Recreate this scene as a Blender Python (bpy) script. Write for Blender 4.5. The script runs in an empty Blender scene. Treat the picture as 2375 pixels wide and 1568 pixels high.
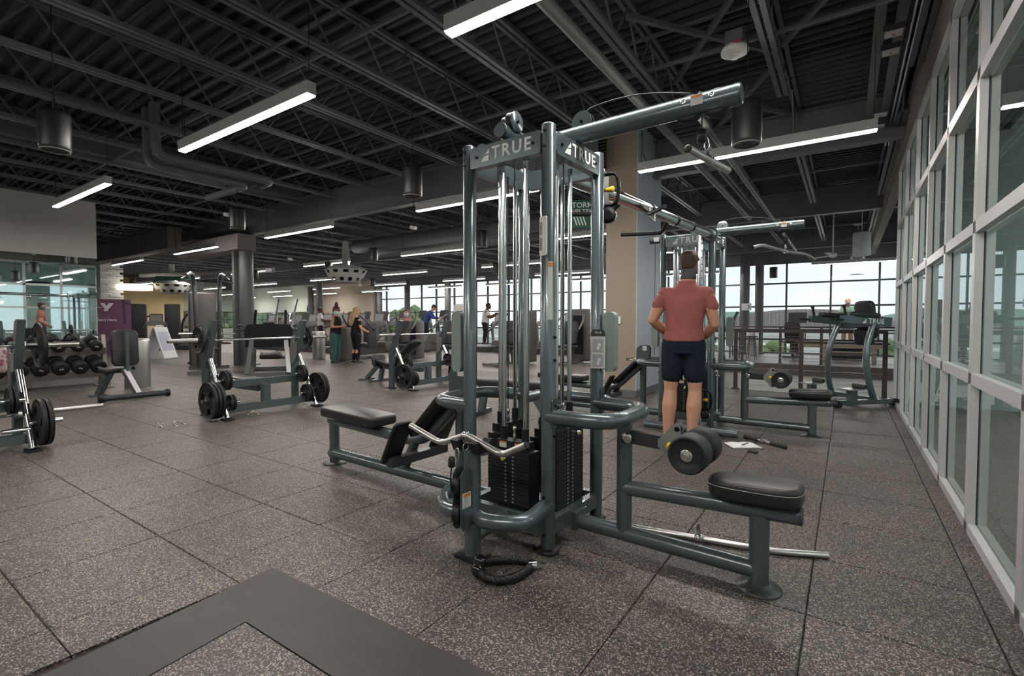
import bpy, math, random
from math import sin, cos, pi, radians as RD, sqrt, atan2
from mathutils import Vector as V, Matrix as M4
SC = bpy.context.scene
COL = SC.collection
# ---------------------------------------------------------------- camera
cam = bpy.data.cameras.new('camera'); cam.sensor_fit = 'HORIZONTAL'; cam.sensor_width = 36.0
cam.lens = 36.0*1136.6/2375.0; cam.clip_start = 0.05; cam.clip_end = 2000
camo = bpy.data.objects.new('camera', cam); COL.objects.link(camo); SC.camera = camo
camo.location = (0, 0, 1.22)
camo.rotation_euler = (RD(90-1.89), 0, RD(34.32))
# ---------------------------------------------------------------- world, sun, exposure
w = bpy.data.worlds.new('sky'); SC.world = w; w.use_nodes = True
nt = w.node_tree; nt.nodes.clear()
wo = nt.nodes.new('ShaderNodeOutputWorld'); bg = nt.nodes.new('ShaderNodeBackground')
tc = nt.nodes.new('ShaderNodeTexCoord'); ns = nt.nodes.new('ShaderNodeTexNoise'); rp = nt.nodes.new('ShaderNodeValToRGB')
ns.inputs['Scale'].default_value = 4.5; ns.inputs['Detail'].default_value = 5.0
rp.color_ramp.elements[0].position = .42; rp.color_ramp.elements[0].color = (.88, .96, 1.0, 1)
rp.color_ramp.elements[1].position = .58; rp.color_ramp.elements[1].color = (1.0, 1.0, 1.0, 1)
nt.links.new(tc.outputs['Generated'], ns.inputs['Vector']); nt.links.new(ns.outputs['Fac'], rp.inputs['Fac'])
nt.links.new(rp.outputs['Color'], bg.inputs['Color']); bg.inputs['Strength'].default_value = .80
nt.links.new(bg.outputs[0], wo.inputs[0])
SC.view_settings.view_transform = 'Standard'; SC.view_settings.look = 'None'
SC.view_settings.gamma = 1.0; SC.view_settings.use_curve_mapping = False
SC.view_settings.exposure = 0.45
SC.cycles.use_denoising = True
SC.cycles.max_bounces = 7; SC.cycles.diffuse_bounces = 3; SC.cycles.glossy_bounces = 4
SC.cycles.transmission_bounces = 6; SC.cycles.transparent_max_bounces = 8
SC.cycles.sample_clamp_indirect = 6.0; SC.cycles.caustics_reflective = False; SC.cycles.caustics_refractive = False
LED_WARM = 90.0
# ---------------------------------------------------------------- materials
MATS = {}
def mat(name, col, rough=.5, metal=0.0, spec=.5, emit=None, es=0.0, noise=0.0, nscale=30.0, bump=0.0, coat=0.0, trans=0.0, alpha=1.0, ior=1.45):
    if name in MATS: return MATS[name]
    m = bpy.data.materials.new(name); m.use_nodes = True
    n = m.node_tree; b = n.nodes['Principled BSDF']
    b.inputs['Base Color'].default_value = (*col, 1); b.inputs['Roughness'].default_value = rough
    b.inputs['Metallic'].default_value = metal; b.inputs['Specular IOR Level'].default_value = spec
    b.inputs['Coat Weight'].default_value = coat; b.inputs['Transmission Weight'].default_value = trans
    b.inputs['IOR'].default_value = ior; b.inputs['Alpha'].default_value = alpha
    if emit: b.inputs['Emission Color'].default_value = (*emit, 1); b.inputs['Emission Strength'].default_value = es
    if noise > 0 or bump > 0:
        g = n.nodes.new('ShaderNodeNewGeometry'); t = n.nodes.new('ShaderNodeTexNoise'); t.inputs['Scale'].default_value = nscale
        t.inputs['Detail'].default_value = 4.0
        n.links.new(g.outputs['Position'], t.inputs['Vector'])
        if noise > 0:
            mx = n.nodes.new('ShaderNodeMix'); mx.data_type = 'RGBA'
            mx.inputs[6].default_value = (*[c*(1-noise) for c in col], 1); mx.inputs[7].default_value = (*[min(1, c*(1+noise)) for c in col], 1)
            n.links.new(t.outputs['Fac'], mx.inputs[0]); n.links.new(mx.outputs[2], b.inputs['Base Color'])
        if bump > 0:
            bp = n.nodes.new('ShaderNodeBump'); bp.inputs['Strength'].default_value = bump; bp.inputs['Distance'].default_value = .004
            n.links.new(t.outputs['Fac'], bp.inputs['Height']); n.links.new(bp.outputs['Normal'], b.inputs['Normal'])
    MATS[name] = m
    return m
FRAME = mat('frame_paint', (.112, .148, .162), .27, .5, .5, coat=.3)
FRAME2 = mat('frame_paint_dark', (.06, .068, .074), .35, .4, .5)
CHROME = mat('chrome', (.72, .73, .74), .16, 1.0)
STEEL = mat('brushed_steel', (.55, .55, .54), .33, 1.0, noise=.12, nscale=80)
RUBBER = mat('black_rubber', (.012, .013, .015), .45, 0, .45)
PLATEM = mat('weight_stack_black', (.016, .019, .023), .42, .2, .5)
VINYL = mat('black_vinyl', (.022, .022, .025), .38, 0, .5, bump=.12, nscale=260)
STITCH = mat('stitch_thread', (.38, .36, .33), .8)
FOAM = mat('foam_roller', (.022, .027, .030), .52, 0, .4)
CABLE = mat('cable_black', (.010, .010, .011), .4)
WHITE = mat('white_print', (.78, .80, .80), .5)
YEL = mat('yellow_plastic', (.80, .52, .03), .4)
ORANGE = mat('orange_print', (.80, .27, .04), .5)
LABELW = mat('label_white', (.66, .66, .64), .5)
GREYPRINT = mat('grey_print', (.28, .28, .29), .6)
REDPRINT = mat('red_print', (.65, .05, .05), .5)
BOLT = mat('black_bolt', (.012, .012, .012), .3, .6)
IRON = mat('cast_plate', (.014, .014, .016), .5, .1, .45, bump=.2, nscale=120)
# ---------------------------------------------------------------- mesh builder
class MB:
    def __init__(s): s.v = []; s.f = []; s.sm = []; s.mi = []; s.cur = 0
    def add(s, vs, fs, smooth=False):
        b = len(s.v); s.v += [tuple(p) for p in vs]
        for f in fs: s.f.append([b+i for i in f]); s.sm.append(smooth); s.mi.append(s.cur)
        return s
    def box(s, c, d, rot=None):
        x, y, z = d[0]/2, d[1]/2, d[2]/2
        ps = [V((a*x, b*y, e*z)) for e in (-1, 1) for a, b in ((-1, -1), (1, -1), (1, 1), (-1, 1))]
        if rot is not None: ps = [rot @ p for p in ps]
        return s.add([p+V(c) for p in ps], [(3, 2, 1, 0), (4, 5, 6, 7), (0, 1, 5, 4), (1, 2, 6, 5), (2, 3, 7, 6), (3, 0, 4, 7)])
    def bar(s, a, b, wd, ht, up=(0, 0, 1)):
        a, b = V(a), V(b); z = (b-a); L = z.length; z.normalize(); u = V(up)
        x = u.cross(z)
        if x.length < 1e-4: x = V((1, 0, 0)).cross(z)
        x.normalize(); y = z.cross(x)
        R = M4((x, y, z)).transposed()
        return s.box((a+b)/2, (wd, ht, L), R)
    def ring(s, c, ax, r, n, ref=None, ry=None):
        ax = V(ax).normalized(); ref = V(ref) if ref else (V((0, 0, 1)) if abs(ax.z) < .9 else V((1, 0, 0)))
        x = ref.cross(ax).normalized(); y = ax.cross(x)
        ry = r if ry is None else ry
        return [V(c)+x*(r*cos(2*pi*i/n))+y*(ry*sin(2*pi*i/n)) for i in range(n)]
    def tube(s, pts, r, n=12, caps=True, ry=None, closed=False):
        pts = [V(p) for p in pts]; m = len(pts); rs = r if isinstance(r, (list, tuple)) else [r]*m
        tans = []
        for i in range(m):
            a = pts[i-1] if (i > 0 or closed) else pts[i]; b = pts[(i+1) % m] if (i < m-1 or closed) else pts[i]
            tans.append((b-a).normalized())
        t0 = tans[0]; ref = V((0, 0, 1)) if abs(t0.z) < .9 else V((1, 0, 0))
        x = ref.cross(t0).normalized(); vs = []
        for i in range(m):
            t = tans[i]; x = (x-t*x.dot(t)).normalized(); y = t.cross(x)
            k = 1.0
            if 0 < i < m-1 and not closed:
                ca = (pts[i]-pts[i-1]).normalized().dot(t); k = 1/max(.6, ca)
            q = rs[i] if ry is None else ry
            vs += [pts[i]+x*(rs[i]*cos(2*pi*j/n))+y*(q*sin(2*pi*j/n)) for j in range(n)]
        fs = []
        for i in range(m if closed else m-1):
            a = i*n; b = ((i+1) % m)*n
            fs += [(a+j, a+(j+1) % n, b+(j+1) % n, b+j) for j in range(n)]
        s.add(vs, fs, True)
        if caps and not closed:
            s.add(vs[:n], [tuple(range(n-1, -1, -1))]); s.add(vs[-n:], [tuple(range(n))])
        return s
    def cyl(s, a, b, r, n=14, r2=None, caps=True):
        return s.tube([a, b], [r, r if r2 is None else r2], n, caps)
    def lathe(s, c, prof, ax=(0, 0, 1), n=20, close=True, smooth=True):
        ax = V(ax).normalized(); vs = []
        for r, h in prof: vs += s.ring(V(c)+ax*h, ax, max(r, 1e-4), n)
        m = len(prof); fs = []
        for i in range(m-1):
            fs += [(i*n+j, i*n+(j+1) % n, (i+1)*n+(j+1) % n, (i+1)*n+j) for j in range(n)]
        s.add(vs, fs, smooth)
        if close: s.add(vs[:n], [tuple(range(n-1, -1, -1))]); s.add(vs[-n:], [tuple(range(n))])
        return s
    def prism(s, poly, o, ux, uy, th, smooth=False):
        # polygon in plane (o,ux,uy), thickness along ux x uy (centred)
        ux, uy = V(ux).normalized(), V(uy).normalized(); nn = ux.cross(uy); n = len(poly)
        a = [V(o)+ux*p[0]+uy*p[1]-nn*th/2 for p in poly]; b = [p+nn*th for p in a]
        s.add(a+b, [tuple(range(n-1, -1, -1)), tuple(range(n, 2*n))])
        s.add(a+b, [(i, (i+1) % n, n+(i+1) % n, n+i) for i in range(n)], smooth)
        return s
    def pad(s, poly, z0, z1, bev, xf=None):
        # soft cushion: outline polygon (ccw), rounded top and bottom edges
        n = len(poly); cx = sum(p[0] for p in poly)/n; cy = sum(p[1] for p in poly)/n
        def inset(k): return [(cx+(p[0]-cx)*(1-k/max(.03, sqrt((p[0]-cx)**2+(p[1]-cy)**2))), cy+(p[1]-cy)*(1-k/max(.03, sqrt((p[0]-cx)**2+(p[1]-cy)**2)))) for p in poly]
        lay = []
        for q in (0, 30, 60, 90): lay.append((bev*(1-sin(RD(q))), z0+bev*(1-cos(RD(q)))))
        lay += [(0, z1-bev)]
        for q in (60, 30, 0): lay.append((bev*(1-sin(RD(q))), z1-bev*(1-cos(RD(q)))))
        vs = []
        for k, z in lay: vs += [V((p[0], p[1], z)) for p in inset(k)]
        if xf is not None: vs = [xf @ p for p in vs]
        m = len(lay); fs = []
        for i in range(m-1): fs += [(i*n+j, i*n+(j+1) % n, (i+1)*n+(j+1) % n, (i+1)*n+j) for j in range(n)]
        fs += [tuple(range(n-1, -1, -1)), tuple(range((m-1)*n, m*n))]
        return s.add(vs, fs, True)
    def ball(s, c, r, n=10, sc=(1, 1, 1)):
        vs = []; fs = []; m = n//2+1
        for i in range(m):
            th = pi*i/(m-1)
            for j in range(n):
                ph = 2*pi*j/n; vs.append(V(c)+V((r*sc[0]*max(.02, sin(th))*cos(ph), r*sc[1]*max(.02, sin(th))*sin(ph), r*sc[2]*cos(th))))
        for i in range(m-1): fs += [(i*n+j, (i+1)*n+j, (i+1)*n+(j+1) % n, i*n+(j+1) % n) for j in range(n)]
        return s.add(vs, fs, True)
    def mesh(s, name, mt):
        me = bpy.data.meshes.new(name); me.from_pydata(s.v, [], s.f)
        for m in (mt if isinstance(mt, (list, tuple)) else [mt]): me.materials.append(m)
        me.polygons.foreach_set('use_smooth', s.sm)
        if any(s.mi): me.polygons.foreach_set('material_index', s.mi)
        me.update()
        return me
    def build(s, name, mt, parent=None, **kw):
        return put(name, s.mesh(name, mt), parent, **kw)
def put(name, me, parent=None, loc=None, rz=None, **kw):
    o = bpy.data.objects.new(name, me); COL.objects.link(o)
    if parent is not None: o.parent = parent
    if loc is not None: o.location = loc
    if rz is not None: o.rotation_euler = (0, 0, rz)
    for k, v in kw.items(): o[k] = v
    return o
def thing(name, label, cat, loc=(0, 0, 0), rz=0.0, group=None, rot=None):
    o = bpy.data.objects.new(name, None); COL.objects.link(o); o.location = loc
    o.rotation_euler = rot if rot is not None else (0, 0, rz); o['label'] = label; o['category'] = cat
    if group: o['group'] = group
    return o
def tag(o, label, cat, group=None):
    o['label'] = label; o['category'] = cat
    if group: o['group'] = group
    return o
def struct(name, mb, mt, parent=None):
    return mb.build(name, mt, parent, kind='structure')
def dup(root, loc=None, rz=None, label=None, group=None):
    r = root.copy(); COL.objects.link(r)
    if loc is not None: r.location = loc
    if rz is not None: r.rotation_euler = (0, 0, rz)
    if label: r['label'] = label
    if group: r['group'] = group
    KIDS = {}
    for ch in list(root.children):
        c = ch.copy(); COL.objects.link(c); c.parent = r
        for g in list(ch.children):
            d = g.copy(); COL.objects.link(d); d.parent = c
    return r
def text(name, body, size, mt, parent, o, ux, uy, ext=.0012, align='CENTER', spacing=1.0, bold=0.0):
    # flat print: letters as thin solid geometry on the surface
    cu = bpy.data.curves.new(name, 'FONT'); cu.body = body; cu.size = size; cu.extrude = ext; cu.align_x = align; cu.align_y = 'CENTER'
    cu.resolution_u = 2; cu.space_character = spacing; cu.materials.append(mt)
    cu.offset = bold
    tmp = bpy.data.objects.new(name, cu); COL.objects.link(tmp)
    me = bpy.data.meshes.new_from_object(tmp.evaluated_get(bpy.context.evaluated_depsgraph_get())); bpy.data.objects.remove(tmp)
    ob = put(name, me, parent)
    ux, uy = V(ux).normalized(), V(uy).normalized(); nn = ux.cross(uy)
    m = M4((ux, uy, nn)).transposed().to_4x4(); m.translation = V(o); ob.matrix_local = m
    return ob
def arc(c, r, a0, a1, n, ux=(1, 0, 0), uy=(0, 1, 0)):
    return [V(c)+V(ux)*(r*cos(a0+(a1-a0)*i/n))+V(uy)*(r*sin(a0+(a1-a0)*i/n)) for i in range(n+1)]
def rrect(w, h, r, n=4):
    p = []
    for cx, cy, a in ((w/2-r, h/2-r, 0), (-w/2+r, h/2-r, 90), (-w/2+r, -h/2+r, 180), (w/2-r, -h/2+r, 270)):
        p += [(cx+r*cos(RD(a+90*i/n)), cy+r*sin(RD(a+90*i/n))) for i in range(n+1)]
    return p
def bend(pts, rad, n=5):
    # polyline with rounded corners
    pts = [V(p) for p in pts]; out = [pts[0]]
    for i in range(1, len(pts)-1):
        a, b, c = pts[i-1], pts[i], pts[i+1]; r = min(rad, (a-b).length*.49, (c-b).length*.49)
        p, q = b+(a-b).normalized()*r, b+(c-b).normalized()*r
        for k in range(n+1):
            t = k/n; out.append(p*(1-t)**2+b*(2*t*(1-t))+q*t*t)
    out.append(pts[-1])
    return out
random.seed(7)
# ================================================================ structure
# ---- floor: slab with recessed joints and individual rubber tiles
def floor_material():
    m = bpy.data.materials.new('speckled_rubber'); m.use_nodes = True; n = m.node_tree; b = n.nodes['Principled BSDF']
    g = n.nodes.new('ShaderNodeNewGeometry')
    v = n.nodes.new('ShaderNodeTexVoronoi'); v.inputs['Scale'].default_value = 230.0
    v2 = n.nodes.new('ShaderNodeTexNoise'); v2.inputs['Scale'].default_value = 60.0; v2.inputs['Detail'].default_value = 3.0
    big = n.nodes.new('ShaderNodeTexNoise'); big.inputs['Scale'].default_value = 1.3; big.inputs['Detail'].default_value = 3.0
    for q in (v, v2, big): n.links.new(g.outputs['Position'], q.inputs['Vector'])
    sx = n.nodes.new('ShaderNodeSeparateColor'); n.links.new(v.outputs['Color'], sx.inputs[0])
    r = n.nodes.new('ShaderNodeValToRGB'); e = r.color_ramp.elements
    e[0].position = .50; e[0].color = (.032, .028, .026, 1); e[1].position = .97; e[1].color = (.42, .38, .34, 1)
    x = e.new(.72); x.color = (.085, .074, .066, 1)
    x = e.new(.84); x.color = (.235, .208, .185, 1)
    n.links.new(sx.outputs[0], r.inputs['Fac'])
    m2 = n.nodes.new('ShaderNodeMix'); m2.data_type = 'RGBA'; m2.blend_type = 'MULTIPLY'; m2.inputs[0].default_value = 1.0
    rb = n.nodes.new('ShaderNodeValToRGB'); rb.color_ramp.elements[0].position = .3; rb.color_ramp.elements[0].color = (.84, .84, .85, 1)
    rb.color_ramp.elements[1].position = .7; rb.color_ramp.elements[1].color = (1.08, 1.05, 1.02, 1)
    n.links.new(big.outputs['Fac'], rb.inputs['Fac']); n.links.new(r.outputs['Color'], m2.inputs[6]); n.links.new(rb.outputs['Color'], m2.inputs[7])
    n.links.new(m2.outputs[2], b.inputs['Base Color'])
    b.inputs['Roughness'].default_value = .48; b.inputs['Specular IOR Level'].default_value = .42
    bp = n.nodes.new('ShaderNodeBump'); bp.inputs['Strength'].default_value = .15; bp.inputs['Distance'].default_value = .001
    n.links.new(v.outputs['Distance'], bp.inputs['Height']); n.links.new(bp.outputs['Normal'], b.inputs['Normal'])
    return m
TILE = floor_material()
JOINT = mat('joint_dark', (.035, .028, .024), .9)
PX, PY, X0, Y0 = .62, .603, .5015, 2.951          # tile pitch and grid origin measured on the floor
fl = MB().box((-20.7, 2.85, -.062), (42.6, 13.7, .10))
floor = struct('floor', fl, JOINT)
tm = MB().add([(0, 0, -.012), (PX, 0, -.012), (PX, PY, -.012), (0, PY, -.012)]+[(a+.0030*(1 if a == 0 else -1), b+.0030*(1 if b == 0 else -1), z) for z, k in ((-.003, 0),) for a, b in ((0, 0), (PX, 0), (PX, PY), (0, PY))]
              + [(a+.0065*(1 if a == 0 else -1), b+.0065*(1 if b == 0 else -1), 0) for a, b in ((0, 0), (PX, 0), (PX, PY), (0, PY))],
              [(8, 9, 10, 11), (0, 1, 5, 4), (1, 2, 6, 5), (2, 3, 7, 6), (3, 0, 4, 7), (4, 5, 9, 8), (5, 6, 10, 9), (6, 7, 11, 10), (7, 4, 8, 11)]).mesh('tile', TILE)
FX1 = .60
MATX, MATY = -2.32, 1.30                             # outer corner of the dark inlaid border
far = MB(); near = []
for i in range(-1, 66):
    for j in range(-8, 11):
        x = X0-PX*i-PX; y = Y0+PY*j
        if x < -40.5 or y > 9.1: continue
        dx, dy = x+PX/2, y+PY/2
        if MATX < x+PX and y < MATY and x < .6: 
            if x >= MATX-.05 and y+PY <= MATY+.05: continue
        dep = dy*.826-dx*.564; lat = dx*.826+dy*.564
        vis = dep > .6 and abs(lat) < dep*1.06+.7
        near.append((sqrt(dx*dx+dy*dy), x, y, vis))
near.sort(key=lambda t: (not t[3], t[0]))
cnt = 0
for d, x, y, vis in near:
    ex = (x+PX > FX1+.001); cy = (x+PX > MATX+.02 and x < .62 and y < MATY-.02)
    if ex or cy:
        x1 = min(x+PX, FX1) if ex else x+PX; y0 = y
        if cy:
            if x < MATX-.05 and y+PY <= MATY+.02: x1 = MATX
            elif x < MATX-.05: x1 = x+PX
            if y+PY > MATY and x >= MATX-.05: y0 = MATY
        if x1-x < .02: continue
        far.box(((x+x1)/2, (y0+y+PY)/2, -.006), (x1-x-.005, y+PY-y0-.005, .012))
        continue
    if vis and cnt < 290:
        put('tile', tm, floor, loc=(x, y, 0)); cnt += 1
    else:
        far.box((x+PX/2, y+PY/2, -.006), (PX-.006, PY-.006, .012))
far.build('far_tiles', TILE, floor, kind='stuff')
# carpeted zone at the back left and the second floor zone beyond the rail
CARPET = mat('grey_carpet', (.17, .155, .15), .85, noise=.12, nscale=60)
MATM = mat('smooth_black_mat', (.034, .029, .027), .5, noise=.25, nscale=14)
# dark inlaid border of the lifting area: two mitred strips and the tile inside
lp = thing('lifting_mat', 'dark smooth border strips framing a speckled lifting mat on the floor', 'floor mat', (MATX, MATY, 0))
def strip(poly, nm): MB().prism(poly, (0, 0, 0), (1, 0, 0), (0, 1, 0), .012).build(nm, MATM, lp)
strip([(0, 0), (.33, -.30), (3.0, -.262), (3.0, .06)][::-1], 'border_strip')
strip([(0, 0), (.0, -.02), (.22, -3.2), (.60, -3.2), (.33, -.30)], 'border_strip')
MB().prism([(.335, -.305), (.61, -3.2), (3.0, -3.2), (3.0, -.27)], (0, 0, 0), (1, 0, 0), (0, 1, 0), .010).build('mat_inset', TILE, lp)
# ---- ceiling: corrugated deck, joists, girders
DECK = mat('deck_paint', (.050, .053, .062), .55, .0, .35)
STEELP = mat('steel_paint', (.120, .130, .145), .5, .1, .4)
ZD = 4.37; pit = .157
dk = MB(); ny = int(26.5/pit); vs = []; fs = []
prof = []
for k in range(ny):
    y = -4.5+k*pit
    prof += [(y, ZD), (y+.045, ZD), (y+.060, ZD+.055), (y+pit-.015, ZD+.055)]
xs = (-43.0, 8.2)
for x in xs: vs += [(x, y, z) for y, z in prof]
n = len(prof)
fs = [(i, i+1, n+i+1, n+i) for i in range(n-1)]
dk.add(vs, fs)
dk.box((-17.4, 8.7, ZD+.12), (51.5, 27, .08))
ceiling = struct('ceiling', dk, DECK)
def joist_mesh(L, ph=0.0):
    b = MB(); h = 3.84-ZD
    for s in (-1, 1):
        b.box((s*.036, L/2, -.026), (.044, L, .050)); b.box((s*.036, L/2, h+.022), (.048, L-1.3, .044))
    k = 0; y = .30+ph
    while y+.7 < L-.3:
        b.bar((0, y, -.04), (0, y+.335, h+.03), .018, .018); b.bar((0, y+.335, h+.03), (0, y+.67, -.04), .018, .018)
        y += .67
    return b.mesh('joist', STEELP)
jm = joist_mesh(10.8); jm2 = joist_mesh(6.1)
for i in range(-6, 27):
    x = -.66-1.19*i
    put('joist', jm, ceiling, loc=(x, -3.6, ZD))
    for k in (7.3, 13.4):
        if x > -33: put('joist', jm2, ceiling, loc=(x, k, ZD))
def girder(x0, x1, y, zb, zt, wf=.2):
    b = MB(); xm = (x0+x1)/2; L = x1-x0
    b.box((xm, y, zb+.010), (L, wf, .020)); b.box((xm, y, zt-.010), (L, wf, .020)); b.box((xm, y, (zb+zt)/2), (L, .014, zt-zb))
    return b.build('girder', STEELP, ceiling)
girder(-27, -3.3, 7.25, 3.63, ZD-.07); girder(-2.8, .6, 8.45, 3.69, ZD-.07)
girder(-42, 8, 13.5, 3.70, ZD-.07); girder(-42, 8, 19.4, 3.70, ZD-.07)
# cross bracing and bridging lines between joists
br = MB()
for y in (3.05, 5.2):
    for s in (0, .045): br.bar((-34, y, 3.895-s*0+ (0 if s == 0 else .34)), (.5, y, 3.895+(0 if s == 0 else .34)), .03, .03)
for y in (10.3, 16.4): br.bar((-32, y, 3.90), (.5, y, 3.90), .035, .035)
br.build('bridging', STEELP, ceiling)
xb = MB()
for (x0, x1, y0, y1) in ((-.62, .5, 4.3, 6.0), (-.62, .5, 6.0, 4.3), (-1.8, -.7, 4.6, 6.2), (-1.8, -.7, 6.2, 4.6), (-1.8, -.7, 6.4, 8.2), (-1.8, -.7, 8.2, 6.4)):
    xb.bar((x0, y0, 4.16), (x1, y1, 4.2), .05, .05)
xb.build('cross_brace', STEELP, ceiling)
# ---- right glass wall: aluminium curtain wall with individual panes
ALU = mat('aluminium', (.56, .56, .57), .38, .25, .5, noise=.04, nscale=40)
GASK = mat('gasket', (.02, .018, .03), .6)
GLASS = None
def glass_mat(name, tint, refl):
    m = bpy.data.materials.new(name); m.use_nodes = True; n = m.node_tree; n.nodes.clear()
    o = n.nodes.new('ShaderNodeOutputMaterial'); t = n.nodes.new('ShaderNodeBsdfTransparent'); g = n.nodes.new('ShaderNodeBsdfGlossy')
    g.inputs['Roughness'].default_value = .005; g.inputs['Color'].default_value = (.86, .95, .94, 1); t.inputs['Color'].default_value = (*tint, 1)
    # Schlick reflectance from the angle of view, the same from both sides of the pane
    mx = n.nodes.new('ShaderNodeMixShader'); gm = n.nodes.new('ShaderNodeNewGeometry'); dp = n.nodes.new('ShaderNodeVectorMath'); dp.operation = 'DOT_PRODUCT'
    n.links.new(gm.outputs['Incoming'], dp.inputs[0]); n.links.new(gm.outputs['Normal'], dp.inputs[1])
    def mth(op, a, bb=None):
        q = n.nodes.new('ShaderNodeMath'); q.operation = op
        for k, v in enumerate((a, bb)):
            if v is None: continue
            if isinstance(v, (int, float)): q.inputs[k].default_value = v
            else: n.links.new(v, q.inputs[k])
        return q.outputs[0]
    c = mth('ABSOLUTE', dp.outputs['Value']); p5 = mth('POWER', mth('SUBTRACT', 1.0, c), 5.0); fr = mth('ADD', mth('MULTIPLY', p5, 1.0-refl), refl)
    n.links.new(fr, mx.inputs[0])
    n.links.new(t.outputs[0], mx.inputs[1]); n.links.new(g.outputs[0], mx.inputs[2]); n.links.new(mx.outputs[0], o.inputs[0])
    MATS[name] = m
    return m
GLASS = glass_mat('wall_glass', (.74, .88, .88), .24)
WGLASS = glass_mat('window_glass', (.96, .99, 1.0), .04)
GX = .595
wall_r = MB()
wall_r.box((GX+.075, 8.0, 3.80), (.15, 25.0, .62))                       # bulkhead above the glazing
BULK = mat('bulkhead', (.16, .145, .135), .8)
wall_right = struct('wall_right', wall_r, BULK)
MY = [9.26, 8.16, 7.01, 5.91, 4.87, 3.84, 2.78, 1.70, .62, -.46, -1.54, -2.62]
RZ = [(-.01, .055), (.859, .925), (1.728, 1.797), (2.589, 2.668), (3.424, 3.50)]
win = bpy.data.objects.new('window_1', None); COL.objects.link(win); win['kind'] = 'structure'
win['label'] = 'aluminium framed glass wall along the right side of the gym floor'
def mullion():
    b = MB(); b.box((.019, 0, 1.745), (.038, .075, 3.51))
    return b.mesh('mullion', ALU)
mm_ = mullion(); gk = MB().box((.0405, 0, 1.745), (.006, .077, 3.49)).mesh('gasket', GASK)
for y in MY:
    put('mullion', mm_, win, loc=(GX, y, 0)); put('gasket', gk, win, loc=(GX, y, 0))
for z0, z1 in RZ:
    b = MB(); b.box((GX+.019, 3.33, (z0+z1)/2), (.038, 11.9, z1-z0))
    b.build('rail', ALU, win)
for i in range(len(MY)-1):
    for k in range(4):
        z0, z1 = RZ[k][1], RZ[k+1][0]; y1, y0 = MY[i]-.0375, MY[i+1]+.0375
        MB().add([(GX+.043, y0, z0), (GX+.043, y1, z0), (GX+.043, y1, z1), (GX+.043, y0, z1)], [(0, 1, 2, 3)]).build('pane', GLASS, win)
# ---- studio beyond the glass wall
SWALL = mat('studio_wall', (.50, .58, .57), .8)
SFLOOR = mat('studio_floor', (.22, .19, .16), .4, noise=.15, nscale=8)
struct('floor_studio', MB().box((4.45, 2.0, -.06), (7.6, 15, .1)), SFLOOR)
sw = MB(); sw.box((4.45, 9.46, 1.9), (7.6, .12, 4.9)); sw.box((4.45, -4.1, 1.9), (7.6, .12, 4.9))
sw.box((8.25, 2.7, .15), (.12, 13.6, 1.1)); sw.box((8.25, 2.7, 3.7), (.12, 13.6, 1.3))
for y in (-3.6, -1.0, 1.6, 4.2, 6.8, 9.2): sw.box((8.25, y, 1.9), (.12, .9, 2.6))
sw.box((4.45, 2.7, 4.02), (7.6, 13.6, .1)); struct('wall_studio', sw, SWALL)
SUN_WHITE = mat('daylight_blind', (.8, .9, 1.0), .9)
# ---- floors beyond, atrium opening with far edge
f2 = MB(); f2.box((-22.6, 15.6, -.062), (38.8, 11.8, .1)); struct('floor_back', f2, mat('floor_back', (.19, .165, .15), .42, noise=.15, nscale=20))
f3 = MB(); f3.box((2.6, 18.9, -.062), (11.6, 5.2, .1)); struct('floor_far', f3, mat('floor_far', (.26, .25, .25), .4, noise=.1, nscale=12))
FASC = mat('fascia_brown', (.10, .085, .085), .6)
WALLW = mat('white_wall', (.62, .62, .60), .7)
fa = MB(); fa.box((2.6, 16.27, -.17), (11.6, .06, .31)); fa.box((2.6, 9.73, -.17), (11.6, .06, .31)); struct('trim_1', fa, FASC)
lw = MB(); lw.box((2.6, 16.4, -2.5), (11.6, .12, 4.35)); lw.box((-3.25, 13, -2.5), (.12, 6.6, 4.9)); lw.box((2.6, 9.6, -2.5), (11.6, .12, 4.35)); lw.box((2.6, 13, -4.7), (11.6, 7, .1))
struct('wall_lower', lw, WALLW)
# ---- tan pier with cladding
TAN = mat('tan_paint', (.30, .245, .195), .75)
PALE = mat('pale_panel', (.46, .53, .60), .45)
pier = struct('wall_pier', MB().box((-3.06, 8.23, 2.2), (.52, 1.20, 4.4)), TAN)
pc = MB(); pc.box((-2.795, 8.03, 2.2), (.012, .795, 4.4)); pc.box((-2.795, 8.63, 2.2), (.012, .395, 4.4)); pc.build('cladding_panel', PALE, pier)
pb = MB(); pb.box((-3.06, 7.622, .055), (.53, .016, .11)); pb.box((-2.783, 8.23, .055), (.016, 1.2, .11)); struct('baseboard_pier', pb, mat('base_grey', (.13, .14, .15), .5))
MB().box((-3.085, 7.617, 1.25), (.075, .012, .12)).build('light_switch', mat('switch_white', (.75, .74, .70), .4), pier)
# ---- left mirror wall
LWALL = mat('wall_grey_green', (.36, .36, .34), .8, noise=.06, nscale=3)
wl = MB(); wl.box((-12.42, .2, 3.02), (.20, 6.46, 1.10)); wl.box((-12.45, .2, 1.25), (.14, 6.46, 2.5)); wl.box((-12.37, -3.0, 1.25), (.2, .1, 2.5))
wall_left = struct('wall_left', wl, LWALL)
MIRR = mat('mirror_silver', (.80, .90, .90), .015, 1.0)
y = -2.9
mr = thing('wall_mirror', 'large frameless mirror sheets fixed to the grey wall behind the dumbbells', 'mirror', (-12.34, 0, 0))
ys = [-2.9, -.60, 1.60, 3.42]
for a, b in zip(ys, ys[1:]): MB().box((0, (a+b)/2, 1.32), (.012, b-a-.006, 2.30)).build('mirror_pane', MIRR, mr)
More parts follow.
